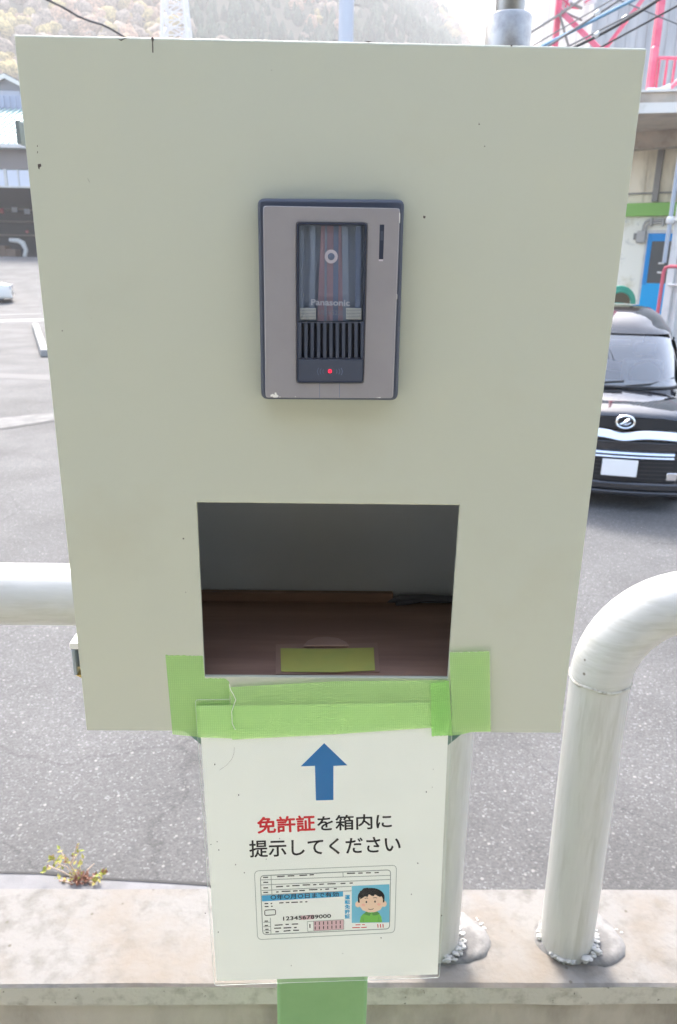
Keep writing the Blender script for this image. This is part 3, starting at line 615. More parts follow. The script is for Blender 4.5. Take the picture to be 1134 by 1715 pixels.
for P_ in ([(200, 1328), (214, 1322), (228, 1328), (226, 1315), (236, 1312), (240, 1326), (253, 1334), (246, 1344), (222, 1346), (212, 1338), (202, 1340)], [(355, 1338), (361, 1337), (360, 1344)], [(256, 1338), (266, 1340), (260, 1345)], [(1016, 172), (1022, 178), (1021, 240), (1017, 240)], [(1001, 690), (1004, 690), (1003, 722), (1000, 722)], [(868, 1346), (898, 1342), (897, 1348)]):
    mb.prism([at(*Z7(*p), Y=YP - .00012) for p in P_], (0, .0003, 0))
mb.build('scuff', M['chip'], fpl)

# ------------------------------------------------------------------ laminated notice
def Z1(x, y): return (320 + x / 2.52, 1220 + y / 2.52)
def Z3(x, y): return (420 + x / 4.362, 1445 + y / 4.362)
PN = -.0016
no = thing('laminated_notice', at(545, 1430, Y=0), 'white laminated notice with blue arrow and Japanese text taped below the opening', 'notice')
def bump_grid(quad, Y, nx, ny, th, m, name, amp=.0009):
    TL, TR, BR, BL = [Vector((*q, 0)) for q in quad]; vs = []
    for j in range(ny + 1):
        for i in range(nx + 1):
            u, v = i / nx, j / ny; p = (TL * (1 - u) + TR * u) * (1 - v) + (BL * (1 - u) + BR * u) * v
            vs.append(at(p.x, p.y, Y=Y))
    fs = [(j * (nx + 1) + i, j * (nx + 1) + i + 1, (j + 1) * (nx + 1) + i + 1, (j + 1) * (nx + 1) + i) for j in range(ny) for i in range(nx)]
    return vs, fs
MB().prism([at(x, y, Y=PN) for x, y in [(333, 1183), (753, 1176), (733, 1632), (363, 1643)]], (0, .0003, 0)).build('paper', M['paper'], no)
MB().prism([at(p[0], p[1], Y=PN - .0007) for p in roundpoly([(327, 1172), (760, 1165), (736, 1637.5), (359, 1650.5)], 5)], (0, .0002, 0)).build('laminate_cover', M['film'], no)
MB().prism([at(p[0], p[1], Y=PN + .0009) for p in roundpoly([(327, 1172), (760, 1165), (736, 1637.5), (359, 1650.5)], 5)], (0, .0002, 0)).build('laminate_backing', M['film'], no)
le = [at(p[0], p[1], Y=PN - .0006) for p in roundpoly([(327, 1172), (760, 1165), (736, 1637.5), (359, 1650.5)], 5)]
MB().tube(le + [le[0]], .0002, 6, cap=False).build('laminate_edge', mat('laminate_rim', (.5, .56, .53), .25), no, smooth=True)
def flat(mb, pts, m, zf=None, k=0): mb.add([at(*(zf(*p[:2]) if zf else p[:2]), Y=PN - .00006 - k * .00003) for p in pts], [tuple(range(len(pts)))], m)
mb = MB(); mb.add([at(*Z1(*p), Y=PN - .00006) for p in [(562, 62), (660, 156), (601, 158), (601, 302), (527, 304), (523, 158), (463, 160)]], [(0, 1, 2, 5, 6), (2, 3, 4, 5)]); mb.build('printed_arrow', M['arrow'], no)
mb = MB(); text_faces(mb, '免許証', [(431, 1369.5), (526.5, 1365.5), (527.5, 1391), (432, 1396)], PN - .00006, 0, bold=.85); mb.build('red_lettering', M['inkred'], no)
mb = MB(); text_faces(mb, 'を箱内に', [(531.5, 1366.8), (655.5, 1362.5), (656, 1387), (532, 1392)], PN - .00006, 0, bold=.5)
text_faces(mb, '提示してください', [(417.5, 1408), (670, 1399.5), (671, 1427), (418.5, 1436)], PN - .00006, 0, bold=.5); mb.build('black_lettering', M['ink'], no)
lp = MB()   # 0 grey 1 ink 2 cyan 3 sky 4 pink 5 red
def outline(pts, wd, m, k=1):
    for i in range(len(pts)): flat(lp, stroke(pts[i][:2], pts[(i + 1) % len(pts)][:2], wd), m, Z3, k)
outline([p[:2] for p in roundpoly([(27, 60), (1065, 18), (1052, 510), (50, 562)], 34, 6)], 4, 0)
outline([p[:2] for p in roundpoly([(70, 95), (1022, 52), (1014, 483), (88, 525)], 28, 6)], 6, 0)
for a, b in (((72, 126), (1020, 92)), ((75, 163), (1017, 122)), ((80, 203), (737, 172)), ((82, 236), (737, 205)), ((148, 92), (155, 234)), ((673, 66), (676, 106)), ((143, 402), (148, 520)), ((92, 436), (146, 434)), ((92, 468), (146, 466)), ((94, 498), (147, 495))): flat(lp, stroke(a, b, 4.5), 0, Z3, 1)
flat(lp, [(80, 240), (674, 208), (675, 247), (83, 283)], 2, Z3, 1)
flat(lp, [(362, 388), (462, 380), (462, 412), (364, 418)], 4, Z3, 1)
flat(lp, [(460, 428), (680, 416), (680, 487), (462, 500)], 4, Z3, 1)
outline([(413, 430), (680, 415), (680, 487), (416, 502)], 3.5, 0, 2); flat(lp, stroke((458, 428), (460, 500), 3), 0, Z3, 2)
outline([p[:2] for p in roundpoly([(102, 347), (181, 342), (182, 380), (103, 386)], 10, 4)], 5.5, 1, 2)
for x0, y0, x1, y1 in ((192, 102, 247, 98), (270, 97, 318, 95), (356, 93, 412, 90), (430, 89, 462, 87), (703, 78, 762, 76), (785, 76, 818, 75), (842, 74, 878, 73), (905, 73, 936, 71), (185, 176, 236, 173), (260, 171, 283, 170), (303, 168, 357, 166), (379, 163, 434, 161), (455, 161, 480, 160), (500, 158, 535, 156), (560, 155, 620, 153), (656, 152, 692, 150), (722, 149, 746, 148),
    (186, 214, 204, 213), (226, 210, 290, 208), (308, 207, 342, 205), (355, 204, 396, 202), (425, 198, 487, 196), (508, 196, 520, 195), (545, 194, 572, 192), (607, 190, 628, 189), (90, 107, 127, 106), (92, 144, 127, 143), (92, 184, 127, 183), (92, 217, 127, 216), (101, 299, 128, 298), (145, 298, 157, 297), (102, 321, 130, 320), (148, 319, 160, 318),
    (208, 294, 240, 292), (256, 291, 282, 290), (296, 290, 345, 288), (358, 287, 378, 286), (398, 286, 414, 285), (101, 427, 126, 426), (103, 459, 126, 458), (106, 487, 130, 486), (108, 511, 132, 510), (175, 457, 233, 453), (254, 451, 278, 450), (300, 449, 346, 447), (170, 479, 222, 477), (240, 477, 296, 474), (316, 474, 336, 473), (180, 505, 205, 503), (240, 500, 290, 495), (310, 494, 352, 493)):
    flat(lp, stroke((x0, y0), (x1, y1), 7.5), 1, Z3, 2)
for k in range(7):
    x = 471 + k * 30.5; y = 433 - k * 1.6; flat(lp, stroke((x, y), (x, y + 23), 6.5), 1, Z3, 3); flat(lp, stroke((x, y + 33), (x, y + 55), 6.5), 1, Z3, 3)
flat(lp, stroke((432, 448), (433, 476), 8), 1, Z3, 3)
for x0, y0, x1, y1 in ((766, 454, 802, 453), (814, 453, 833, 452), (742, 475, 797, 473), (807, 473, 848, 471)): flat(lp, stroke((x0, y0), (x1, y1), 6), 5, Z3, 2)
for x in (928, 947, 966): flat(lp, stroke((x, 448), (x + 2, 474), 7), 5, Z3, 2)
Yk = PN - .00016
text_faces(lp, '○年○月○日まで有効', [Z3(145, 234), Z3(642, 212), Z3(643, 247), Z3(147, 272)], Yk, 1, bold=.16)
text_faces(lp, '123456789000', [Z3(237, 395), Z3(585, 375), Z3(586, 401), Z3(238, 422)], Yk, 1, bold=.22)
for k, ch in enumerate('運転免許証'):
    y = 236 + k * 35; text_faces(lp, ch, [Z3(688, y + 2), Z3(724, y), Z3(724, y + 30), Z3(688, y + 32)], Yk, 2, bold=.3)
lic = lp.build('licence_print', [M['inkgrey'], M['ink'], M['cyan'], M['cyan2'], M['pinkp'], M['inkred']], no)
pt = MB()   # portrait: 0 sky 1 skin 2 hair 3 green 4 dark green 5 ink 6 blush
def ell(cx, cy, rx, ry, n=28, a0=0, a1=2 * PI): return [(cx + rx * math.cos(a0 + (a1 - a0) * k / n), cy + ry * math.sin(a0 + (a1 - a0) * k / n)) for k in range(n if a1 - a0 > 6.2 else n + 1)]
flat(pt, [(738, 170), (1013, 157), (1013, 436), (738, 440)], 0, Z3, 1)
flat(pt, [(796, 437), (802, 396), (822, 372), (850, 364), (915, 361), (940, 372), (955, 396), (960, 435)], 3, Z3, 2)
flat(pt, [(822, 376), (845, 356), (880, 368), (868, 388), (845, 382)], 4, Z3, 3); flat(pt, [(880, 368), (925, 356), (944, 372), (925, 382), (895, 386)], 4, Z3, 3)
flat(pt, ell(783, 304, 19, 22), 1, Z3, 2); flat(pt, ell(974, 300, 19, 22), 1, Z3, 2)
flat(pt, ell(880, 250, 98, 66, 24, PI, 2 * PI) + [(976, 290), (784, 292)], 2, Z3, 3)
flat(pt, [(795, 262)] + ell(880, 262, 86, 30, 14, PI * 1.02, PI * 1.98) + [(966, 262), (964, 318), (945, 345), (905, 361), (860, 362), (818, 348), (798, 320)], 1, Z3, 4)
for P_ in ([(800, 268), (796, 208), (850, 190), (832, 248)], [(830, 245), (840, 195), (885, 195), (880, 238), (862, 230), (855, 250)], [(878, 240), (870, 195), (930, 198), (932, 246), (905, 228), (900, 244)], [(925, 240), (925, 200), (972, 240), (974, 290), (956, 240), (946, 252)], [(825, 186), (860, 182), (850, 200), (800, 212)]): flat(pt, P_, 2, Z3, 5)
flat(pt, ell(845, 287, 6, 8), 5, Z3, 6); flat(pt, ell(908, 284, 6, 8), 5, Z3, 6)
for a, b in (((833, 262), (848, 257)), ((848, 257), (858, 260)), ((895, 257), (910, 254)), ((910, 254), (922, 258)), ((858, 337), (872, 342)), ((872, 342), (888, 340)), ((888, 340), (898, 334))): flat(pt, stroke(a, b, 4), 5, Z3, 6)
flat(pt, ell(823, 308, 14, 9), 6, Z3, 6); flat(pt, ell(937, 304, 14, 9), 6, Z3, 6)
for a, b in (((820, 400), (823, 437)), ((934, 398), (938, 436))): flat(pt, stroke(a, b, 3), 4, Z3, 6)
pt.build('portrait_print', [M['cyan2'], M['skin'], M['hair'], M['greenp'], M['greenp2'], M['ink'], M['blush']], lic)
mb = MB(); rnd = random.Random(2)
for x, y in [(100, 152), (201, 281), (1022, 172), (1018, 248), (993, 268), (957, 569), (802, 884), (423, 1001), (115, 860), (188, 575), (225, 609), (317, 552), (110, 478), (84, 490), (117, 513), (81, 670), (1058, 790), (930, 700), (374, 465), (60, 780), (640, 950)]:
    s = rnd.uniform(1.2, 2.6); mb.add([at(*Z1(x + dx * s, y + dy * s), Y=PN - .00085) for dx, dy in ((-1, -.8), (.6, -1.4), (1, .9), (-.4, 1.5))], [(0, 1, 2, 3)])
mb.build('dirt_fleck', M['ink'], no)
pts = [Z1(183, 80), Z1(181, 105), Z1(172, 130), Z1(150, 155), Z1(120, 176)]
MB().tube([at(*p, Y=PN - .0009) for p in pts], .00008, 5).build('stray_hair', M['wear'], no)

# ------------------------------------------------------------------ tapes
def tape(poly, Y, m, label, fray=(), th=.0002, nm='tape_strip'):
    rnd = random.Random(len(poly) + int(abs(Y) * 1e6)); pts = []
    n = len(poly)
    for i in range(n):
        a, b = poly[i], poly[(i + 1) % n]; k = max(1, int(math.hypot(b[0] - a[0], b[1] - a[1]) / (3 if i in fray else 40)))
        for t in range(k):
            jx = rnd.uniform(-1.1, 1.1) if (i in fray and t) else 0; jy = rnd.uniform(-.9, .9) if (i in fray and t) else 0
            pts.append((a[0] + (b[0] - a[0]) * t / k + jx, a[1] + (b[1] - a[1]) * t / k + jy))
    q = [at(x, y, Y=Y) for x, y in pts]; c = sum(q, Vector()) / len(q)
    o = MB().add(q, [tuple(range(len(q)))]).build(nm, m, origin=c); return tag(o, label, 'tape', 'green tape strips holding the notice')
tape([(277, 1097), (340, 1099), (343, 1136), (378, 1137), (384, 1142), (385, 1186), (389, 1234), (330, 1234), (289, 1230)], -.0003, M['tape'], 'upright green tape at the lower left corner of the opening', (0, 2))
tape([(328, 1181), (391, 1180), (391, 1237), (331, 1235)], -.0032, M['tape'], 'small green tape square over the notice top left corner', (1,))
tape([(384, 1151), (560, 1141), (748, 1139), (751, 1219), (722, 1219), (560, 1230), (389, 1239)], -.0029, M['tape'], 'long level green tape across the top of the notice', (6,))
tape([(721, 1145), (752, 1140), (758, 1232), (723, 1233)], -.0036, M['tape_dense'], 'narrow doubled green tape at the notice top right corner', (0, 2))
tape([(753, 1093), (820, 1091), (822, 1225), (790, 1226), (770, 1231), (758, 1232)], -.0034, M['tape'], 'upright green tape at the lower right corner of the opening', (0,))
# creases of stuck tape
mb = MB(); mb.tube([at(x, y, Y=-.0035) for x, y in [(384, 1146), (386, 1155), (391, 1163), (395, 1172), (393, 1177), (388, 1192), (389, 1212), (394, 1222)]], .0003, 5)
tag(mb.build('loose_tape_thread', M['chip'], origin=at(388, 1180, Y=-.0035)), 'thin pale thread of torn tape lying over the left tapes', 'thread')
q = [at(x, y, Z=1.9766) for x, y in [(470, 1086), (550, 1087), (626, 1085), (628, 1123), (560, 1126), (471, 1125)]]
tag(MB().prism(q, (0, 0, .0002)).build('tape_patch', M['tape_in'], origin=q[0]), 'yellow green tape rectangle on the brown board inside the box', 'tape')

# ------------------------------------------------------------------ weed
wl = at(135, 1478, Z=0); wd = thing('weed', wl, 'small yellow green weed growing from the joint behind the parapet', 'weed')
rnd = random.Random(8); M['leafy'] = mat('weed_leaf', (.28, .33, .06), .6, var=(30, (.42, .36, .1), .45, .55)); M['stem'] = mat('weed_stem', (.5, .4, .33), .7); M['deadleaf'] = mat('dead_leaf', (.24, .12, .085), .9)
stm = MB(); lf = MB(); dl = MB()
def leaf(mb, p, d, L, W, m=0):
    d = Vector(d).normalized(); s = d.cross(Vector((rnd.uniform(-.3, .3), -.5, 1))).normalized(); n = s.cross(d)
    mb.add([p, p + d * L * .4 + s * W / 2 + n * L * .08, p + d * L, p + d * L * .4 - s * W / 2 + n * L * .08], [(0, 1, 2, 3)], m)
def Wp(x, y, dy=0): return at(x, y, Y=wl.y + dy)
for path, lv in (([(132, 1474), (120, 1452), (108, 1436), (100, 1422)], 9), ([(130, 1474), (112, 1452), (94, 1446), (84, 1436)], 9), ([(132, 1470), (118, 1448), (126, 1426), (130, 1412)], 3), ([(118, 1448), (128, 1434), (134, 1422)], 2), ([(134, 1470), (134, 1450), (142, 1434)], 3), ([(140, 1474), (152, 1470), (168, 1464), (180, 1462)], 8), ([(140, 1476), (158, 1478), (172, 1470)], 8), ([(146, 1458), (158, 1446)], 0), ([(128, 1472), (100, 1458), (82, 1450), (74, 1462)], 5), ([(134, 1476), (120, 1480), (100, 1474), (88, 1476)], 3)):
    P_ = [Wp(x, y, rnd.uniform(-.02, .02)) for x, y in path]; P_[0] = Wp(*path[0]); stm.tube(P_, [.0032, *[.0022] * (len(P_) - 2), .0012], 6)
    for k in range(lv * 2):
        t = rnd.uniform(.45, 1) * (len(P_) - 1); i = min(int(t), len(P_) - 2); p = P_[i].lerp(P_[i + 1], t - i)
        leaf(lf if rnd.random() < .8 else dl, p, (rnd.uniform(-1, 1), rnd.uniform(-1, .6), rnd.uniform(-.2, 1)), rnd.uniform(.012, .026), rnd.uniform(.008, .014))
for k in range(130): leaf(dl, wl + Vector((rnd.gauss(.005, .022), rnd.gauss(0, .012), rnd.uniform(0, .035))), (rnd.uniform(-1, 1), rnd.uniform(-1, 1), rnd.uniform(-.3, 1)), rnd.uniform(.012, .026), .009)
for k in range(26): leaf(lf, wl + Vector((rnd.gauss(-.03, .02), rnd.gauss(0, .01), rnd.uniform(.01, .07))), (rnd.uniform(-1, 1), rnd.uniform(-1, 1), rnd.uniform(0, 1)), rnd.uniform(.014, .028), .01)
stm.build('stem', M['stem'], wd, smooth=True); lf.build('leaves', M['leafy'], wd); dl.build('dead_leaves', M['deadleaf'], wd)

# ------------------------------------------------------------------ cars
M['black'] = mat('black_paint', (.008, .010, .015), .09, coat=1, spec=.6); M['screen'] = film_material('windshield_glass', (.62, .70, .68), 3.2, .02); M['seat'] = mat('seat_cloth', (.14, .14, .15), .9); M['panes_car'] = mat('rear_glass_inside', (.3, .34, .35), .3)
M['glass'] = mat('car_glass', (.025, .045, .05), .03, spec=1.0, coat=1)
M['chrome'] = mat('chrome', (.82, .82, .84), .12, 1); M['plate'] = mat('number_plate', (.85, .85, .84), .45); M['tyre'] = mat('tyre', (.02, .02, .02), .8); M['rim'] = mat('rim_alloy', (.45, .45, .47), .3, .8)
M['intake'] = mat('black_mesh', (.012, .012, .014), .7); M['lens'] = mat('headlight_lens', (.45, .47, .5), .08, coat=1); M['plastic'] = mat('black_trim', (.02, .02, .022), .5); M['whitecar'] = mat('white_paint', (.75, .74, .7), .25, coat=1)
M['amber'] = mat('amber_lens', (.8, .5, .2), .2, coat=1)
def make_car(name, loc, rz, label, group, paint, sy=1, sz=1, sx=1):
    car = thing(name, loc, label, 'car', group, rz)
    T = lambda x, y, z: Vector((x * sx, y * sy, z * sz))
    BOW = lambda x, y: .10 * (x / .7) ** 2 * math.exp(-max(y, 0) / .45)
    stn = [(0, .60, .27, .90, .945), (.012, .63, .22, .915, .965), (.05, .672, .19, .93, .985), (.15, .705, .18, .955, 1.02), (.35, .727, .18, .985, 1.06), (.62, .7375, .18, 1.0, 1.10), (.8, .7375, .18, 1.0, 1.10), (1.2, .7375, .18, 1.0, 1.07), (2.2, .7375, .18, 1.0, 1.07), (3.1, .7375, .18, 1.0, 1.07), (3.3, .732, .2, .99, 1.05), (3.37, .71, .24, .95, 1.0), (3.395, .66, .3, .85, .9)]
    mb = MB(world=False); n = 0; vs = []
    for y, w_, zb, zs, zt in stn:
        half = [(0, zb), (.7 * w_, zb), (.93 * w_, zb + .015), (w_ * .985, zb + .07), (w_, zb + .2), (w_, .62), (w_ * .99, zs - .12), (w_ * .965, zs - .03), (w_ * .9, zs + .012), (w_ * .6, zs + (zt - zs) * .75), (w_ * .3, zt - .006), (0, zt)]
        sec = half + [(-x, z) for x, z in half[-2:0:-1]]
        n = len(sec); vs += [T(x, y + BOW(x, y), z) for x, z in sec]
    K = len(stn)
    fs = [(i * n + k, i * n + (k + 1) % n, (i + 1) * n + (k + 1) % n, (i + 1) * n + k) for i in range(K - 1) for k in range(n)]
    h = n // 2
    for b in (0, (K - 1) * n):
        for k in range(h): 
            l, r0 = k, (n - k) % n; l2, r2 = k + 1, (n - k - 1) % n
            fs.append((b + l, b + l2, b + r2, b + r0) if l != r0 and l2 != r2 else ((b + l, b + l2, b + r2) if l == r0 else (b + l, b + l2, b + r0)))
    mb.add(vs, fs); body = mb.build('body', paint, car, smooth=True, angle=50)
    # greenhouse
    lev = [(.98, .60, 3.36, .712), (1.1, .70, 3.35, .70), (1.3, .88, 3.32, .672), (1.5, 1.07, 3.28, .635), (1.62, 1.20, 3.24, .608), (1.70, 1.30, 3.18, .575), (1.785, 1.46, 3.06, .51), (1.86, 1.70, 2.86, .39), (1.885, 2.1, 2.5, .14)]
    EX = 5.0
    def L_at(z):
        for a, b in zip(lev, lev[1:]):
            if z <= b[0]:
                t = (z - a[0]) / (b[0] - a[0]); return [a[i] + (b[i] - a[i]) * t for i in range(4)]
        return lev[-1]
    def plan(z, ang):
        _, y0, y1, w_ = L_at(z); c, s = math.cos(ang), math.sin(ang); e = 2 / (EX if z < 1.7 else 3.5)
        x = w_ * abs(c) ** e * (1 if c > 0 else -1); y = (y0 + y1) / 2 + (y1 - y0) / 2 * abs(s) ** e * (1 if s > 0 else -1)
        if y < (y0 + y1) / 2: y += .10 * (x / .7) ** 2
        return T(x, y, z)
    n = 48; zz = [.98, 1.1, 1.3, 1.5, 1.62, 1.66, 1.70, 1.74, 1.785, 1.825, 1.86, 1.885]
    mb = MB(world=False); mb.add([plan(z, 2 * PI * (k + .5) / n) for z in zz for k in range(n)], [(i * n + k, i * n + (k + 1) % n, (i + 1) * n + (k + 1) % n, (i + 1) * n + k) for i in range(len(zz) - 1) for k in range(n)] + [tuple((len(zz) - 1) * n + k for k in range(n))])
    keep = []
    for f in mb.f:
        c = sum((mb.v[i] for i in f), Vector()) / len(f); zc = c.z / sz
        keep.append(not (1.1 < zc < 1.6 and c.y / sy < 1.6 and abs(c.x / sx) < L_at(zc)[3] * .86))
    mb.f = [f for f, k_ in zip(mb.f, keep) if k_]; mb.m = [0] * len(mb.f)
    mb.build('roof', paint, car, smooth=True, angle=60)
    for s in (-1, 1):
        mb = MB(world=False); mb.box(T(s * .33 - .22, 1.55, .95), T(s * .33 + .22, 1.68, 1.32)); seat = mb.build('seat', M['seat'], car, bevel=.05, seg=3)
        mb = MB(world=False); mb.box(T(s * .33 - .12, 1.56, 1.36), T(s * .33 + .12, 1.66, 1.5)); mb.build('headrest', M['seat'], seat, bevel=.04, seg=3)
    mb = MB(world=False); mb.box(T(-.6, .95, 1.06), T(.6, 1.25, 1.125)); mb.build('dashboard', M['seat'], car, bevel=.03)
    mb = MB(world=False); mb.tube([T(.33 + .17 * math.cos(a), 1.3 + .06 * math.sin(a), 1.17 + .15 * math.sin(a)) for a in [2 * PI * k / 24 for k in range(25)]], .014, 8, cap=False); mb.build('steering_wheel', M['plastic'], car, smooth=True)
    mb = MB(world=False); mb.box(T(-.11, 1.16, 1.5), T(.11, 1.19, 1.56)); mb.build('rear_view_mirror', M['plastic'], car, bevel=.01)
    mb = MB(world=False); mb.box(T(-.52, 3.05, 1.12), T(.52, 3.1, 1.5)); mb.build('rear_window', M['panes_car'], car, bevel=.01)
    def front(x, z, off=.007):
        _, y0, y1, w_ = L_at(z); u = min(.999, abs(x) / w_); hl = (y1 - y0) / 2
        return T(x, (y0 + y1) / 2 - hl * (1 - u ** EX) ** (1 / EX) + .10 * (x / .7) ** 2 - off, z + off * .5)
    def patch(fn, us, vs_, m, nm, rnd_=0):
        mb = MB(world=False); V = [fn(u, v) for v in vs_ for u in us]; nu = len(us)
        mb.add(V, [(j * nu + i, j * nu + i + 1, (j + 1) * nu + i + 1, (j + 1) * nu + i) for j in range(len(vs_) - 1) for i in range(nu - 1)])
        return mb.build(nm, m, car, smooth=True, angle=180)
    us = [-1 + 2 * i / 20 for i in range(21)]; vv = [i / 10 for i in range(11)]
    patch(lambda u, v: front(u * (L_at(1.11 + .49 * v)[3] * .895) * (1 - .03 * (abs(u) ** 8)), 1.11 + .49 * v - .03 * abs(u) ** 6 * (v - .5) * 2), us, vv, M['screen'], 'windshield')
    for s in (-1, 1):
        for ya, yb in ((.98, 1.28), (1.34, 2.12), (2.2, 2.95)):
            def side(u, v):
                z = 1.1 + .47 * v; _, y0, y1, w_ = L_at(z); y = ya + (yb - ya) * u; 
                if ya < 1: y = max(y, y0 + .16 + .1 * v)
                yc, hl = (y0 + y1) / 2, (y1 - y0) / 2; q = min(.995, abs(y - yc) / hl); x = w_ * (1 - q ** EX) ** (1 / EX) + .006
                return T(s * x, y + (.1 * (x / .7) ** 2 * .0), z)
            patch(side, [i / 8 for i in range(9)], vv, M['glass'], 'side_window')
        mb = MB(world=False); mb.tube([T(s * .70, .95, 1.10), T(s * .80, .93, 1.13)], .018, 8); mb.build('mirror_arm', M['plastic'], car)
        mb = MB(world=False); mb.box(T(s * .84 - .075, .87, 1.07), T(s * .84 + .075, .97, 1.25)); mb.build('mirror', paint, car, bevel=.03, seg=4)
        for y in (.62, 3.0 - .27):
            mb = MB(world=False); x0, x1 = (s * .60, s * .742); mb.lathe([(.20, x0), (.262, x0 + s * .015), (.275, x0 + s * .04), (.275, x1 - s * .04), (.262, x1 - s * .01), (.19, x1)], T(0, y, .275 / sz), 32, 0, 'x')
            for v in mb.v: v.x *= 1
            wheel = mb.build('wheel', M['tyre'], car, smooth=True)
            mb = MB(world=False); mb.lathe([(.185, x1 - s * .03), (.18, x1 + s * .002), (.15, x1 - s * .01), (.05, x1 - s * .004), (.02, x1)], T(0, y, .275 / sz), 32, 0, 'x'); mb.build('rim', M['rim'], wheel, smooth=True)
    def fbar(nm, x0, x1, z0, z1, out, m, bev=.006, tz=lambda x: 0, yz=0, tilt=0, parent=car, k=16, taper=lambda x: 1):
        mb = MB(world=False); vs = []
        for i in range(k + 1):
            x = x0 + (x1 - x0) * i / k; y = BOW(x, 0); zc, hz = (z0 + z1) / 2 + tz(x), (z1 - z0) / 2 * taper(x)
            vs += [T(x, y - out - tilt + yz, zc - hz), T(x, y - out + yz, zc + hz), T(x, y + .05 + yz, zc + hz), T(x, y + .05 + yz, zc - hz)]
        fs = [(i * 4 + j, (i + 1) * 4 + j, (i + 1) * 4 + (j + 1) % 4, i * 4 + (j + 1) % 4) for i in range(k) for j in range(4)] + [(0, 1, 2, 3), (k * 4 + 3, k * 4 + 2, k * 4 + 1, k * 4)]
        return mb.add(vs, fs).build(nm, m, parent, bevel=bev)
    fbar('upper_grille', -.52, .52, .822, .935, .006, M['intake'], yz=.012)
    dip = lambda x: -.028 * math.exp(-(x / .13) ** 2) - .03 * (abs(x) / .6) ** 4
    fbar('chrome_bar', -.585, .585, .735, .822, .02, M['chrome'], .012, dip, yz=.01, k=40, tilt=.03)
    fbar('bumper', -.66, .66, .60, .715, .035, paint, .02, yz=.03)
    fbar('bumper_chrome', -.50, .50, .575, .600, .03, M['chrome'], .004, yz=.03, tilt=.012); fbar('bumper_chrome', -.50, .50, .540, .560, .03, M['chrome'], .004, yz=.03, tilt=.012)
    fbar('lower_intake', -.56, .56, .30, .53, .012, M['intake'], .01, yz=.02)
    for z in (.34, .38, .42, .46, .50): fbar('intake_slat', -.50, .50, z - .004, z + .004, .018, M['plastic'], .001, yz=.02)
    fbar('front_lip', -.665, .665, .215, .30, .03, paint, .02, yz=.02); fbar('lip_edge', -.655, .655, .165, .21, .045, M['black'], .012, yz=.03)
    for s in (-1, 1):
        fbar('headlight', s * .50 if s > 0 else -.69, .69 if s > 0 else -.50, .70, .90, .008, M['lens'], .02, yz=.015)
        f_ = fbar('fog_lamp', s * .50 - .05, s * .50 + .05, .33, .41, .03, M['chrome'], .02, yz=.02)
    pl = MB(world=False); pl.box(T(-.165, -.043, .365), T(.165, -.036, .53)); pl = pl.build('number_plate', M['plate'], car, bevel=.003)
    em = MB(world=False); rx, rz_ = .082, .058; pts = [T(rx * math.cos(a), -.022, .893 + rz_ * math.sin(a)) for a in [2 * PI * k / 32 for k in range(33)]]
    em.tube(pts, .0125, 8, cap=False); em.tube([T(-.045, -.022, .868), T(.0, -.026, .893), T(.04, -.022, .925)], [.012, .02, .01], 8); em.tube([T(-.04, -.022, .868), T(.02, -.022, .868), T(.05, -.022, .89)], .008, 8)
    em.build('badge', M['chrome'], car, smooth=True)
    mb = MB(world=False)
    cw = [front(-.62 + 1.24 * i / 16, 1.115, .012) for i in range(17)]; mb.tube(cw, .016, 6); mb.build('cowl', M['plastic'], car, smooth=True)
    mb = MB(world=False); mb.tube([front(.05, 1.125, .02), front(.3, 1.15, .018), front(.56, 1.20, .016)], .008, 6); mb.build('wiper', M['plastic'], car, smooth=True)
    mb = MB(world=False); mb.tube([front(-.5, 1.125, .02), front(-.2, 1.145, .018), front(.04, 1.17, .016)], .008, 6); mb.build('wiper', M['plastic'], car, smooth=True)
    return car
ce = at(1049, 708, Y=6.5)
make_car('parked_car', (ce.x - .0, 6.53, 0), math.radians(-14), 'shiny black boxy car with chrome grille bar and blank white plate', 'cars parked on the lot', M['black'])
wc = at(17, 495, Y=37)
make_car('parked_car', (wc.x - .35, 38.2, ground_z(0, 38)), math.radians(116), 'white car whose front pokes in at the left edge', 'cars parked on the lot', M['whitecar'], 1.12, .84, 1.12)

# ------------------------------------------------------------------ right hand buildings
def onplane(A, B):
    u = (B - A).copy(); u.z = 0; u.normalize(); n = Vector((-u.y, u.x, 0))
    if n.dot(CAM - A) < 0: n = -n
    def f(x, y, off=0):
        d = ROT @ Vector(((x - CX) / F, -(y - CY) / F, -1)); t = (A + n * off - CAM).dot(n) / d.dot(n); return CAM + d * t
    return f, u, n
M['cream'] = mat('cream_sheet', (.82, .74, .58), .8, var=(3, (.5, .45, .35), .5, .7), stretch=(1, 1, .25)); M['whitewall'] = mat('stained_white_wall', (.80, .78, .68), .85, var=(1.6, (.52, .46, .28), .52, .72), var2=(6, (.5, .5, .45), .6, .75))
M['fascia'] = mat('green_fascia', (.22, .44, .10), .5); M['bluedoor'] = mat('blue_door', (.0, .36, .74), .4); M['bluedeep'] = mat('blue_door_frame', (.0, .24, .62), .4); M['greyglass'] = mat('grey_glass', (.07, .075, .08), .1, spec=.8)
M['canopy'] = mat('stained_canopy_concrete', (.48, .41, .34), .9, var=(1.2, (.28, .23, .19), .45, .65), var2=(6, (.42, .38, .33), .5, .7)); M['canopywhite'] = mat('white_flashing', (.62, .6, .57), .6, var=(5, (.5, .48, .45), .5, .7)); M['greysteel'] = mat('grey_painted_steel', (.27, .255, .235), .6)
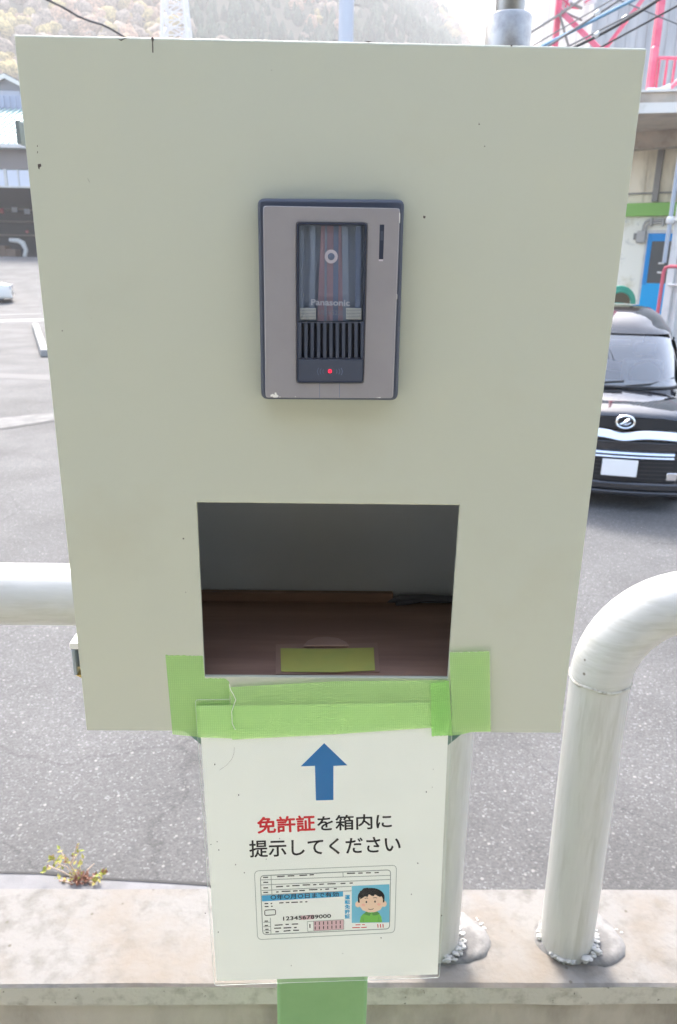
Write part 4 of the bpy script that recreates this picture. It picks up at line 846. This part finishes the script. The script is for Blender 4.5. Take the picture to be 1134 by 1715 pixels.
M['red'] = mat('red_painted_steel', (.68, .10, .17), .5, var=(3, (.72, .18, .25), .4, .6)); M['pinkpipe'] = mat('faded_red_pipe', lin(205, 96, 110), .5); M['greyclad'] = mat('grey_cladding', (.60, .57, .56), .6, var=(.8, (.46, .44, .44), .45, .65), stretch=(3, 3, .3)); M['conduit'] = mat('grey_conduit', (.4, .39, .37), .6); M['downpipe'] = mat('blue_grey_downpipe', (.38, .42, .48), .5); M['white'] = mat('white_sheet_metal', (.7, .69, .67), .5, var=(4, (.6, .59, .57), .5, .7)); M['hose'] = mat('teal_hose', (.05, .33, .24), .5); M['brownbox'] = mat('brown_box', (.16, .12, .085), .8)
P0 = at(1000, 400, Y=15.2); P1 = at(1250, 400, Y=13.6)
fw, uw, nw = onplane(P0, P1)
def wallslab(mb, A, B, z0, z1, off0, off1, m=0):
    a = A.copy(); b = B.copy(); a.z = b.z = z0; q = [a + nw * off0, b + nw * off0, b + nw * off1, a + nw * off1]; mb.prism(q, (0, 0, z1 - z0), m)
z_ = lambda y, x=1095: fw(x, y).z
wk = thing('workshop_building', (P0.x, P0.y, 0), 'cream walled workshop with green fascia, blue door and concrete canopy', 'building')
mb = MB(); wallslab(mb, P0, P1, 0, z_(362), -.25, 0); mb.build('lower_wall', M['whitewall'], wk)
mb = MB(); wallslab(mb, P0 - uw * .02, P1, z_(362), z_(340), -.2, .10); mb.build('green_fascia', M['fascia'], wk, bevel=.01)
mb = MB(); wallslab(mb, P0, P1, z_(340), z_(228), -.2, -.02)
k = 0
while k * .3 < (P1 - P0).length: 
    a = P0 + uw * (.15 + k * .3); wallslab(mb, a, a + uw * .03, z_(339), z_(229), -.03, -.008); k += 1
mb.build('upper_wall', M['cream'], wk)
mb = MB(); wallslab(mb, P0, P1, z_(246.5), z_(243), -.03, .03); wallslab(mb, P0, P1, z_(324.5), z_(322), -.03, .03); mb.build('wall_rail', M['greysteel'], wk)
for x in (1103, 1103 + 95):
    a = fw(x, 300); mb = MB(); wallslab(mb, a - uw * .05, a + uw * .05, z_(338), z_(232), .0, .10); mb.build('column', M['greysteel'], wk)
# canopy
cn = MB(); CZ0 = z_(229); C1 = 2.3
cn_f = lambda x, y: fw(x, y, C1)
zc0 = at(1100, 190, Y=12.4).z; zc0 = max(zc0, CZ0 + .02)
fc, uc, nc = onplane(at(1083, 172, Y=12.3), at(1134, 178, Y=12.2))
zA, zB, zC_ = fc(1100, 190).z, fc(1100, 174).z, fc(1100, 153).z
A_ = fc(960, 180); B_ = fc(1300, 180)
mb = MB(); q = [A_.copy(), B_.copy(), P1 + Vector((0, 0, 0)), P0.copy()]
for p in q: p.z = zA
mb.prism(q, (0, 0, zB - zA)); mb.build('canopy_slab', M['canopy'], wk)
mb = MB(); a = A_.copy(); b = B_.copy(); a.z = b.z = zA; mb.prism([a, b, b + nc * .06, a + nc * .06], (0, 0, zB - zA + .01)); mb.build('canopy_edge', M['canopywhite'], wk)
mb = MB(); a.z = b.z = zB + .015; mb.prism([a - nc * .15, b - nc * .15, b - nc * .55, a - nc * .55], (0, 0, zC_ - zB)); mb.build('roof_beam', M['canopy'], wk)
mb = MB(); a.z = b.z = zC_ + .016; mb.prism([a - nc * .1, b - nc * .1, b - nc * 2.2, a - nc * 2.2], (0, 0, .03)); mb.build('roof_deck', M['canopywhite'], wk)
mb = MB(); a = P0 + nw * .9; b = P1 + nw * .9; a.z = b.z = zA - .26; mb.prism([a, b, b - nw * .3, a - nw * .3], (0, 0, .26)); mb.build('canopy_beam', M['canopy'], wk)
# door
dz1 = fw(1095, 391).z; dl0 = fw(1086, 400); 
dr = MB(); d0 = dl0 + uw * 0; W_ = .86; zb_ = dz1 - 2.02
frm = MB(); wallslab(frm, d0, d0 + uw * W_, zb_, dz1, .0, .03); door = frm.build('door', M['bluedoor'], wk, bevel=.005)
zw1, zw0 = fw(1095, 404).z, fw(1090, 474).z
mb = MB()
for a, b, c, d in ((0, .075, zw0 - .03, dz1 - .002), (W_ - .075, W_, zw0 - .03, dz1 - .002), (.075, W_ - .075, zw1, dz1 - .002)): wallslab(mb, d0 + uw * (a + .001), d0 + uw * (b - .001), c, d, .031, .042)
mb.build('door_frame', M['bluedeep'], door)
mb = MB(); wallslab(mb, d0 + uw * .085, d0 + uw * (W_ - .085), zw0, zw1, .031, .034); mb.build('door_glass', M['greyglass'], door)
mb = MB(); mb.tube([fw(1103, 441, .07), fw(1112, 441, .07)], .018, 8); mb.tube([fw(1101, 456, .07), fw(1111, 457, .07)], .018, 8); mb.build('door_handle', M['white'], door)
mb = MB(); wallslab(mb, d0 - uw * .05, d0 - uw * .002, zb_, dz1 + .06, -.002, .02); wallslab(mb, d0, d0 + uw * W_, dz1 + .004, dz1 + .06, -.002, .02); mb.build('door_surround', M['canopywhite'], wk)
mb = MB(); wallslab(mb, d0 - uw * .2, d0 + uw * (W_ + .4), 0, zb_, .0, 1.0); mb.build('door_step', M['cement'], wk)
# wall lamp box and conduit
q = fw(1075, 397); mb = MB(); wallslab(mb, q - uw * .085, q + uw * .085, q.z - .11, q.z + .11, .0, .10); mb.build('meter_box', M['conduit'], wk, bevel=.03, seg=4)
q = fw(1064, 396); mb = MB(); wallslab(mb, q - uw * .02, q + uw * .03, q.z - .06, q.z + .06, .0, .06); mb.build('wall_switch', M['greysteel'], wk, bevel=.01)
mb = MB()
for dx in (0, 4): mb.tube([fw(1076 + dx, 388, .05), fw(1078 + dx, 378 + dx * .8, .05), fw(1082 + dx, 371 + dx, .05), fw(1088 + dx, 368.5 + dx * 1.1, .05), fw(1180, 369 + dx * 1.2, .05)], .022, 8)
for x in (1092, 1112): 
    q = fw(x, 371, .03); wallslab(mb, q - uw * .015, q + uw * .015, q.z - .08, q.z + .06, .0, .08)
mb.build('wall_conduit', M['conduit'], wk, smooth=True)
# hose and box
cbx = at(1049, 498, Y=12.6)
t = MB(); t.box((cbx.x - .5, cbx.y + .1, 0), (cbx.x + .12, cbx.y + .6, at(1049, 487, Y=12.7).z)); tag(t.build('storage_box', M['brownbox'], bevel=.02, origin=(cbx.x, cbx.y + .3, 0)), 'brown storage box beside the blue door behind the black car', 'box')
cc = at(1034, 508, Y=12.5); R_ = .26; t = MB()
for j in range(3): t.tube([(cc.x + (R_ - j * .03) * math.cos(a), 12.45 - j * .03, cc.z + (R_ - j * .03) * math.sin(a)) for a in [2 * PI * k / 28 for k in range(29)]], .03 if j == 0 else .022, 8, cap=False)
t.tube([(cc.x + R_, 12.45, cc.z), (cc.x + R_ + .03, 12.4, cc.z - .5), (cc.x + .5, 12.2, .03)], .022, 8)
tag(t.build('garden_hose', M['hose'], smooth=True, origin=(cc.x, 12.45, cc.z)), 'coiled teal hose hanging by the brown box at the wall', 'hose')
# red steel frame on the canopy roof
rt = thing('steel_frame', (at(1095, 150, Y=13.2).x, 13.2, zC_), 'red steel tower frame with braces and railing above the canopy', 'steel frame')
YR = 13.1; zdk = zC_ + .045
def vpost(mb, x, y, Y, z0, z1, wd):
    p = at(x, y, Y=Y); mb.box((p.x - wd / 2, p.y - wd / 2, z0), (p.x + wd / 2, p.y + wd / 2, z1)); return p
mb = MB(); p1 = vpost(mb, 1100, 60, YR, zdk, 8.6, .10); mb.build('post', M['red'], rt); mb = MB(); p1b = vpost(mb, 1091, 130, YR - .15, zdk, at(1091, 84, Y=YR).z, .075); mb.build('post', M['red'], rt)
mb = MB(); p2 = vpost(mb, 932, 50, 13.9, zdk - .05, 8.6, .085); mb.build('post', M['red'], rt)
mb = MB(); a = at(937, 16, Y=13.8); b = at(1004, 82, Y=13.3); mb.bar(a, a + (b - a) * 1.4, .08, .08); mb.build('brace', M['red'], rt)
mb = MB(); a = at(1080, -6, Y=13.0); b = at(1012, 84, Y=13.3); mb.bar(a, a + (b - a) * 1.5, .05, .05); mb.build('brace', M['red'], rt)
mb = MB(); mb.tube([at(880, 60, Y=13.7), at(936, 25, Y=13.7), at(980, -5, Y=13.7)], .022, 6); mb.tube([at(937, 22, Y=13.7), at(953, 80, Y=13.7), at(962, 120, Y=13.7)], .02, 6); mb.tube([at(955, 5, Y=13.7), at(975, 14, Y=13.7)], .022, 6); mb.tube([at(940, 18, Y=13.7), at(975, 34, Y=13.7)], .018, 6); mb.build('stay_rod', M['greysteel'], rt)
mb = MB(); tz = at(1100, 99.5, Y=YR).z; x0, x1 = p1b.x, p1b.x + 3.2; mb.tube([(x0, YR - .1, tz), (x1, YR - .1, tz)], .026, 8)
mb.tube([(x0, YR - .1, zdk + .04), (x1, YR - .1, zdk + .04)], .02, 6)
k = 0
while x0 + .1 + .125 * k < x1: mb.box((x0 + .1 + .125 * k, YR - .115, zdk), (x0 + .13 + .125 * k, YR - .085, tz)); k += 1
mb.tube([at(1120, 150, Y=YR - .3), at(1150, 122, Y=YR - .3)], .035, 8); mb.build('railing', M['red'], rt)
mb = MB(); mb.lathe([(.02, -.06), (.06, -.02), (.06, .02), (.02, .06)], at(1097, 83, Y=YR - .05), 12); mb.build('joint_clamp', M['red'], rt, smooth=True)
mb = MB(); mb.tube([at(1084, 149, Y=YR - .35), at(1104, 151, Y=YR - .35), at(1121, 147, Y=YR - .35)], [.02, .035, .06], 10); tag(mb.build('white_sleeve', M['white'], rt, smooth=True))
mb = MB()  # flat white shapes crossed by thin red bars
for poly in ([(938, -4), (960, -8), (958, 14), (944, 22), (937, 20)], [(977, -6), (999, -8), (999, 4), (978, 10)]): mb.prism([at(x, y, Y=13.95) for x, y in poly], (0, .02, 0), 0)
for a, b in (((943, -2), (955, 10)), ((952, -3), (947, 12)), ((980, 4), (992, -4)), ((955, 12), (970, 14))): mb.bar(at(*a, Y=13.9), at(*b, Y=13.9), .025, .025, 1)
mb.build('white_patch', [M['white'], M['red']], rt)
# grey clad tower building behind
gb = thing('grey_tower', (at(1060, 60, Y=25).x, 28, 0), 'tall grey ribbed tower building behind the red steel frame', 'building')
xa = at(992, 40, Y=25).x; mb = MB(); mb.box((xa, 25, 0), (xa + 7, 31, 16)); mb.build('cladding', M['greyclad'], gb)
mb = MB(); k = 0
while xa + .15 + k * .3 < xa + 7: mb.box((xa + .15 + k * .3, 24.96, 0), (xa + .2 + k * .3, 24.998, 15.9)); k += 1
mb.build('cladding_rib', M['greyclad'], gb)
mb = MB(); mb.box((xa - .1, 24.9, 16), (xa + 7.1, 31.1, 16.2)); mb.build('roof', M['greyclad'], gb)
# white ribbed shed at the far right edge
fs_, us_, ns_ = onplane(at(1108, 520, Y=10.9), at(1250, 520, Y=10.0))
wsd = thing('ribbed_shed', fs_(1108, 520) * 1, 'white ribbed metal shed at the right edge beyond the black car', 'shed'); a = fs_(1112, 490); b = fs_(1300, 490)
mb = MB(); a.z = b.z = .0; mb.prism([a, a + us_ * .11, a + us_ * .11 - ns_ * .1, a - ns_ * .1], (0, 0, 4.6)); mb.build('corner_post', M['white'], wsd, bevel=.01)
mb = MB(); L0 = (b - a).length; pts = []; k = 0; x = .112
while x < L0:
    for dx, dn in ((0, -.05), (.07, -.05), (.085, -.01), (.125, -.01), (.14, -.05)): pts.append(a + us_ * (x + dx * .8) + ns_ * dn)
    x += .14 * .8
mb.add([p for p in pts] + [p + Vector((0, 0, 4.55)) for p in pts], [(i, i + 1, len(pts) + i + 1, len(pts) + i) for i in range(len(pts) - 1)]); mb.build('ribbed_wall', M['white'], wsd)
mb = MB(); c0, c1 = a - ns_ * .1, b - ns_ * .1; mb.prism([c0, c1, c1 - ns_ * 2, c0 - ns_ * 2], (0, 0, 4.5)); mb.build('shed_core', M['white'], wsd)
mb = MB(); p = fs_(1119, 477, .02); mb.tube([p, p + us_ * 2], .02, 8); p = fs_(1126, 369, .02); mb.tube([p, p + us_ * 2], .018, 8); mb.build('wall_pipe', M['white'], wsd, smooth=True)
dp = MB(); d_ = fs_(1115, 430, .06) - us_ * .01; dp.tube([(d_.x, d_.y, fs_(1113, 440, .06).z), (d_.x, d_.y, 4.5)], .03, 12); dpo = dp.build('downpipe', M['downpipe'], wsd, smooth=True)
mb = MB(); p = fs_(1122, 369, .06); mb.lathe([(.04, -.05), (.055, -.03), (.055, .03), (.04, .05)], (d_.x, d_.y, p.z), 12); mb.build('pipe_clip', M['white'], dpo, smooth=True)
gpp = MB(); g0 = fs_(1113, 446, .25); g1 = g0 + us_ * 2.0; zt_ = g0.z
g_b = g0 - us_ * .0
gpp.tube([(g_b.x, g_b.y, 0), (g_b.x, g_b.y, zt_ - .08), (*(g_b + us_ * .02).xy, zt_ - .02), (*(g_b + us_ * .08).xy, zt_), (*g1.xy, zt_), (*g1.xy, 0)], .026, 10)
tag(gpp.build('guard_pipe', M['pinkpipe'], smooth=True, origin=(g_b.x, g_b.y, 0)), 'faded red guard pipe bent in front of the ribbed shed', 'pipe')

# ------------------------------------------------------------------ left: depot, house, pole, pylon
YD = 60.; zd = lambda y, Y=YD: at(15, y, Y=Y).z
M['teal_roof'] = mat('pale_turquoise_roof', (.36, .5, .47), .5, var=(.5, (.42, .55, .52), .4, .6)); M['lavender'] = mat('slatted_vent', (.33, .36, .46), .7); M['fasciabrown'] = mat('depot_fascia', (.23, .2, .19), .8); M['dark'] = mat('dark_interior', (.05, .055, .07), .9); M['panes'] = mat('depot_panes', (.66, .68, .76), .3); M['gable'] = mat('gable_wall', (.14, .155, .2), .8); M['tile'] = mat('dark_roof_tile', (.08, .08, .09), .7); M['crate'] = mat('brown_crate', (.13, .085, .06), .8)
dp_x0, dp_x1 = at(-620, 400, Y=YD).x, at(330, 400, Y=YD).x
dep = thing('bus_depot', (0, YD, 2.3), 'open fronted depot with pale turquoise ribbed roof and dark interior', 'building')
zf, zwin0, zwin1, zfa1 = 2.31, zd(314), zd(283), zd(250)
mb = MB(); mb.box((dp_x0, YD + 14, 0), (dp_x1, YD + 14.3, zfa1)); mb.box((dp_x0 - .3, YD, 0), (dp_x0, YD + 14.3, zfa1)); mb.box((dp_x1, YD, 0), (dp_x1 + .3, YD + 14.3, zfa1)); mb.build('interior_wall', M['dark'], dep)
mb = MB(); mb.box((dp_x0, YD, zwin1), (dp_x1, YD + .3, zfa1)); mb.build('fascia', M['fasciabrown'], dep)
mb = MB(); mb.box((dp_x0 - .5, YD - .9, zd(250)), (dp_x1 + .5, YD - .5, zd(243.5))); mb.build('gutter', M['canopywhite'], dep)
zr = zd(182, YD + 10)
mb = MB(); n = int((dp_x1 - dp_x0 + 1) / .45); y0, y1 = YD - .5, YD + 10; z0 = zd(246)
mb.add([(dp_x0 - .5, y0, z0), (dp_x1 + .5, y0, z0), (dp_x1 + .5, y1, zr), (dp_x0 - .5, y1, zr), (dp_x0 - .5, y1 + 8, z0), (dp_x1 + .5, y1 + 8, z0)], [(0, 1, 2, 3), (3, 2, 5, 4)])
for i in range(n): x = dp_x0 - .4 + i * .45; mb.bar((x, y0 + .02, z0 + .06), (x, y1 - .02, zr + .06), .1, .1)
mb.build('ribbed_roof', M['teal_roof'], dep)
mb = MB(); zv = zd(160, YD + 10)
mb.box((dp_x0, y1 - .3, zr - .1), (dp_x1, y1 + .5, zv)); 
for i in range(int((dp_x1 - dp_x0) / .5)): mb.box((dp_x0 + i * .5, y1 - .42, zr + .05), (dp_x0 + i * .5 + .22, y1 - .302, zv - .1))
mb.build('ridge_vent', M['lavender'], dep)
xw0 = at(-200, 300, Y=YD).x
for i in range(9):
    x0 = at(9.5, 300, Y=YD).x + (i - 5) * 1.85
    mb = MB(); mb.box((x0 + .12, YD + .05, zwin0 + .12), (x0 + 1.73, YD + .1, zwin1 - .05)); fr_ = mb.build('window', M['panes'], dep)
    mb = MB(); mb.box((x0, YD - .02, zwin0), (x0 + 1.85, YD + .2, zwin0 + .12)); mb.box((x0 + .9, YD - .02, zwin0 + .122), (x0 + .98, YD + .04, zwin1)); mb.box((x0 - .1, YD - .02, zwin0 + .122), (x0 + .1, YD + .2, zwin1)); mb.build('window_frame', M['canopywhite'], fr_)
for x in (at(-150, 400, Y=YD).x, at(200, 400, Y=YD).x, dp_x1 - .3): mb = MB(); mb.box((x, YD, 2.2), (x + .4, YD + .4, zwin0)); mb.build('column', M['fasciabrown'], dep)
for yy in (352, 372, 395): mb = MB(); mb.box((dp_x0, YD + 13, zd(yy, YD + 13)), (dp_x1, YD + 13.9, zd(yy, YD + 13) + .15)); mb.build('wall_shelf', M['fasciabrown'], dep)
for i, (a, b, c, d) in enumerate(((-12, 9, 411, 437), (9.5, 25, 417, 437))):
    Yc = YD + 2; mb = MB(); mb.box((at(a, 420, Y=Yc).x, Yc, 2.3), (at(b, 420, Y=Yc).x, Yc + 1.2, at(5, c, Y=Yc).z)); tag(mb.build('crate', M['crate'], bevel=.04, origin=(at(b, 420, Y=Yc).x, Yc + .6, 2.3)), ['large brown crate inside the dark depot at the left edge', 'lower brown crate inside the dark depot next to the white duct'][i], 'crate', 'crates in the depot')
mb = MB(); Yc = YD + 3; q1, q2, q3, q4 = at(16, 402, Y=Yc), at(30, 403, Y=Yc), at(38, 407, Y=Yc), at(42, 437, Y=Yc); q4.z = 2.3
mb.tube([q1, q2, q3, (q2 + q4) / 2 + (q4 - q2) * .05 + Vector((.35, 0, 0)), q4], [.16, .2, .22, .17, .17], 10); tag(mb.build('bent_duct', M['canopywhite'], smooth=True, origin=q4), 'white bent duct standing inside the dark depot', 'duct')
for i, (x, y, m_, lb) in enumerate(((24, 351, 'panes', 'small white lamp on the dark depot back wall'), (45, 354, 'panes', 'white notice on the depot back wall beside the box edge'), (1, 353, 'pinkpipe', 'small red sign on the dark depot back wall'), (45, 388, 'pinkpipe', 'tiny pink sign low on the depot back wall'))):
    p = at(x, y, Y=YD + 12.9); s = .22 if i < 3 else .12; mb = MB(); mb.box((p.x - s * 1.2, p.y, p.z - s), (p.x + s * 1.2, p.y + .08, p.z + s)); tag(mb.build('wall_sign', M[m_], bevel=.05, origin=p), lb, 'sign', 'signs on the depot back wall')
# gable house beyond
YH = 92.; hs_ = thing('gable_house', (at(11, 130, Y=YH).x, YH, 2.3), 'dark gabled house with pale bargeboards rising behind the depot roof', 'house')
ap = at(11, 124, Y=YH); e1 = at(-32, 146, Y=YH); e2 = at(54, 148, Y=YH); hw = (e2.x - e1.x) / 2; xc_ = ap.x; ze = e1.z
mb = MB(); mb.prism([(xc_ - hw + .6, YH, 2), (xc_ + hw - .6, YH, 2), (xc_ + hw - .6, YH, ze - .1), (xc_, YH, ap.z - .45), (xc_ - hw + .6, YH, ze - .1)], (0, 9, 0)); mb.build('wall', M['gable'], hs_)
for s in (-1, 1):
    mb = MB(); mb.prism([(xc_, YH - .8, ap.z), (xc_ + s * hw, YH - .8, ze), (xc_ + s * hw, YH - .8, ze - .25), (xc_, YH - .8, ap.z - .25)], (0, 10.6, 0)); mb.build('roof', M['tile'], hs_)
    mb = MB(); mb.prism([(xc_, YH - .9, ap.z - .1), (xc_ + s * hw, YH - .9, ze - .1), (xc_ + s * hw, YH - .9, ze - .5), (xc_, YH - .9, ap.z - .55)], (0, .08, 0)); mb.build('bargeboard', M['canopywhite'], hs_)
mb = MB(); mb.box((xc_ - 1.2, YH - .05, ze - 1.4), (xc_ + 1.2, YH - .002, ze - .3)); mb.build('window', M['lavender'], hs_)
# pole
YP_ = 22.; pp = at(580, 30, Y=YP_); up_ = thing('utility_pole', (pp.x, YP_, 0), 'pale concrete utility pole rising behind the top edge of the box', 'pole')
M['polec'] = mat('pale_concrete_pole', (.55, .57, .62), .6)
MB().tube([(pp.x, YP_, 0), (pp.x, YP_, 13)], [.24, .17], 20).build('shaft', M['polec'], up_, smooth=True)
mb = MB(); mb.box((pp.x - 1, YP_ - .26, 12), (pp.x + 1, YP_ - .17, 12.1)); mb.build('crossarm', M['greysteel'], up_)
for k in range(12): 
    z = 3 + k * .8; mb = MB(); mb.tube([(pp.x + (.2 if k % 2 else -.2), YP_, z), (pp.x + (.36 if k % 2 else -.36), YP_, z)], .012, 6); mb.build('step_bolt', M['greysteel'], up_)
# pylon on the hillside
RT = 245; azt = az_of(311); tx_, ty_ = RT * math.sin(azt), RT * math.cos(azt); tz_ = near_hill(azt, RT) - .5
tw = thing('pylon', (tx_, ty_, tz_), 'pale lattice power pylon on the wooded mountainside', 'pylon'); M['pyl'] = mat('pale_pylon_steel', (.62, .64, .68), .5)
H_ = 50; wz = lambda t: 4.2 * (1 - t) + .7 * t
for sx_ in (-1, 1):
    for sy_ in (-1, 1): mb = MB(); mb.bar((tx_ + sx_ * wz(0), ty_ + sy_ * wz(0), tz_), (tx_ + sx_ * wz(1), ty_ + sy_ * wz(1), tz_ + H_), .7, .7); mb.build('leg', M['pyl'], tw)
mb = MB(); NL = 14
for k in range(NL):
    t0, t1 = k / NL, (k + 1) / NL
    cs = [(-1, -1), (1, -1), (1, 1), (-1, 1)]
    for i in range(4):
        (a, b), (c, d) = cs[i], cs[(i + 1) % 4]
        A = lambda sx_, sy_, t: (tx_ + sx_ * wz(t), ty_ + sy_ * wz(t), tz_ + H_ * t)
        mb.bar(A(a, b, t0), A(c, d, t1), .28); mb.bar(A(c, d, t0), A(a, b, t1), .28); mb.bar(A(a, b, t1), A(c, d, t1), .25)
mb.build('lattice', M['pyl'], tw)
for t in (.8, .9): mb = MB(); z = tz_ + H_ * t; mb.bar((tx_ - 7, ty_, z), (tx_ + 7, ty_, z), .5); mb.build('crossarm', M['pyl'], tw)
# cables
M['cab'] = mat('cable_black', (.05, .05, .055), .6); M['cabblue'] = mat('cable_blue', (.18, .36, .55), .5); M['cabgrey'] = mat('cable_grey', (.2, .2, .21), .6)
def cable(pts, r, m, label, ext0=0, ext1=0):
    P = [Vector(p) for p in pts]
    t = MB(); t.tube(P, r, 8); return tag(t.build('power_cable', m, smooth=True, origin=P[0]), label, 'cable', 'overhead cables')
cable([at(-400, -190, Y=10), at(-200, -110, Y=11), at(0, -38, Y=12), at(80, 0, Y=12.6), at(105, 12, Y=12.8), at(130, 27, Y=13), at(150, 35, Y=13.2), at(168, 40, Y=13.4), at(185, 48, Y=13.6), at(205, 60, Y=14), at(300, 110, Y=16), at(480, 165, Y=20), (pp.x - .2, YP_ - .1, at(575, 175, Y=YP_).z)], .017, M['cab'], 'dark cable sagging across the mountainside at the upper left')
def rcable(a, b, Ya, Yb, r, m, label, sag=0, over=1.35):
    A = (pp.x + .2, YP_ - .1, 0); pa, pb = at(*a, Y=Ya), at(*b, Y=Yb); d = pb - pa
    q = [pa - d * (1.6 * (1 - k / 6)) for k in range(6)] + [pa + d * (over * k / 12) + Vector((0, 0, -sag * 4 * (k / 12) * (1 - k / 12))) for k in range(13)]
    return cable(q, r, m, label)
rcable((925, 73), (1037, 0), 8.3, 7.6, .011, M['cabgrey'], 'grey overhead cable just left of the blue one')
rcable((962, 50), (1060, 0), 8.2, 7.6, .018, M['cabblue'], 'thick blue overhead cable above the box corner')
rcable((968, 76), (1095, 0), 8.0, 7.2, .015, M['cab'], 'black overhead cable sagging just right of the blue one', .03)
rcable((1012, 76), (1134, 10), 7.8, 7.1, .009, M['cab'], 'thin dark overhead cable lowest above the box corner')
rcable((955, 76), (1080, 12), 8.1, 7.4, .009, M['cabgrey'], 'thin grey overhead cable carrying white clips', .0)
rcable((900, 72), (1010, 8), 8.1, 7.4, .006, M['cabgrey'], 'thinnest grey cable crossing the red post at the left')
rcable((1037, 0), (1134, 40), 8.6, 8.4, .008, M['cabgrey'], 'thin cable sloping down rightwards across the others')
for i, (x, y) in enumerate(((1000, 22), (1046, 31), (1000, 58))):
    p = at(x, y, Y=7.75); t = MB(); t.tube([p - Vector((.02, 0, .012)), p + Vector((.02, 0, .016))], .022, 8); tag(t.build('cable_clip', M['white'], smooth=True, origin=p), ['white cable clip highest on the overhead cables', 'white cable clip farthest right on the overhead cables', 'white cable clip lowest on the overhead cables'][i], 'clip', 'white clips on the cables')

# ------------------------------------------------------------------ haze
if True:
    hz = MB().box((-950, -220, -3), (950, 1320, 360)).build('haze', bpy.data.materials.new('haze')); m = hz.data.materials[0]; m.use_nodes = True; n = m.node_tree.nodes; n.clear()
    o_ = n.new('ShaderNodeOutputMaterial'); v = n.new('ShaderNodeVolumePrincipled'); v.inputs['Density'].default_value = .0013; v.inputs['Color'].default_value = (.93, .95, 1, 1); v.inputs['Anisotropy'].default_value = .3
    m.node_tree.links.new(v.outputs[0], o_.inputs['Volume']); tag(hz, kind='stuff');
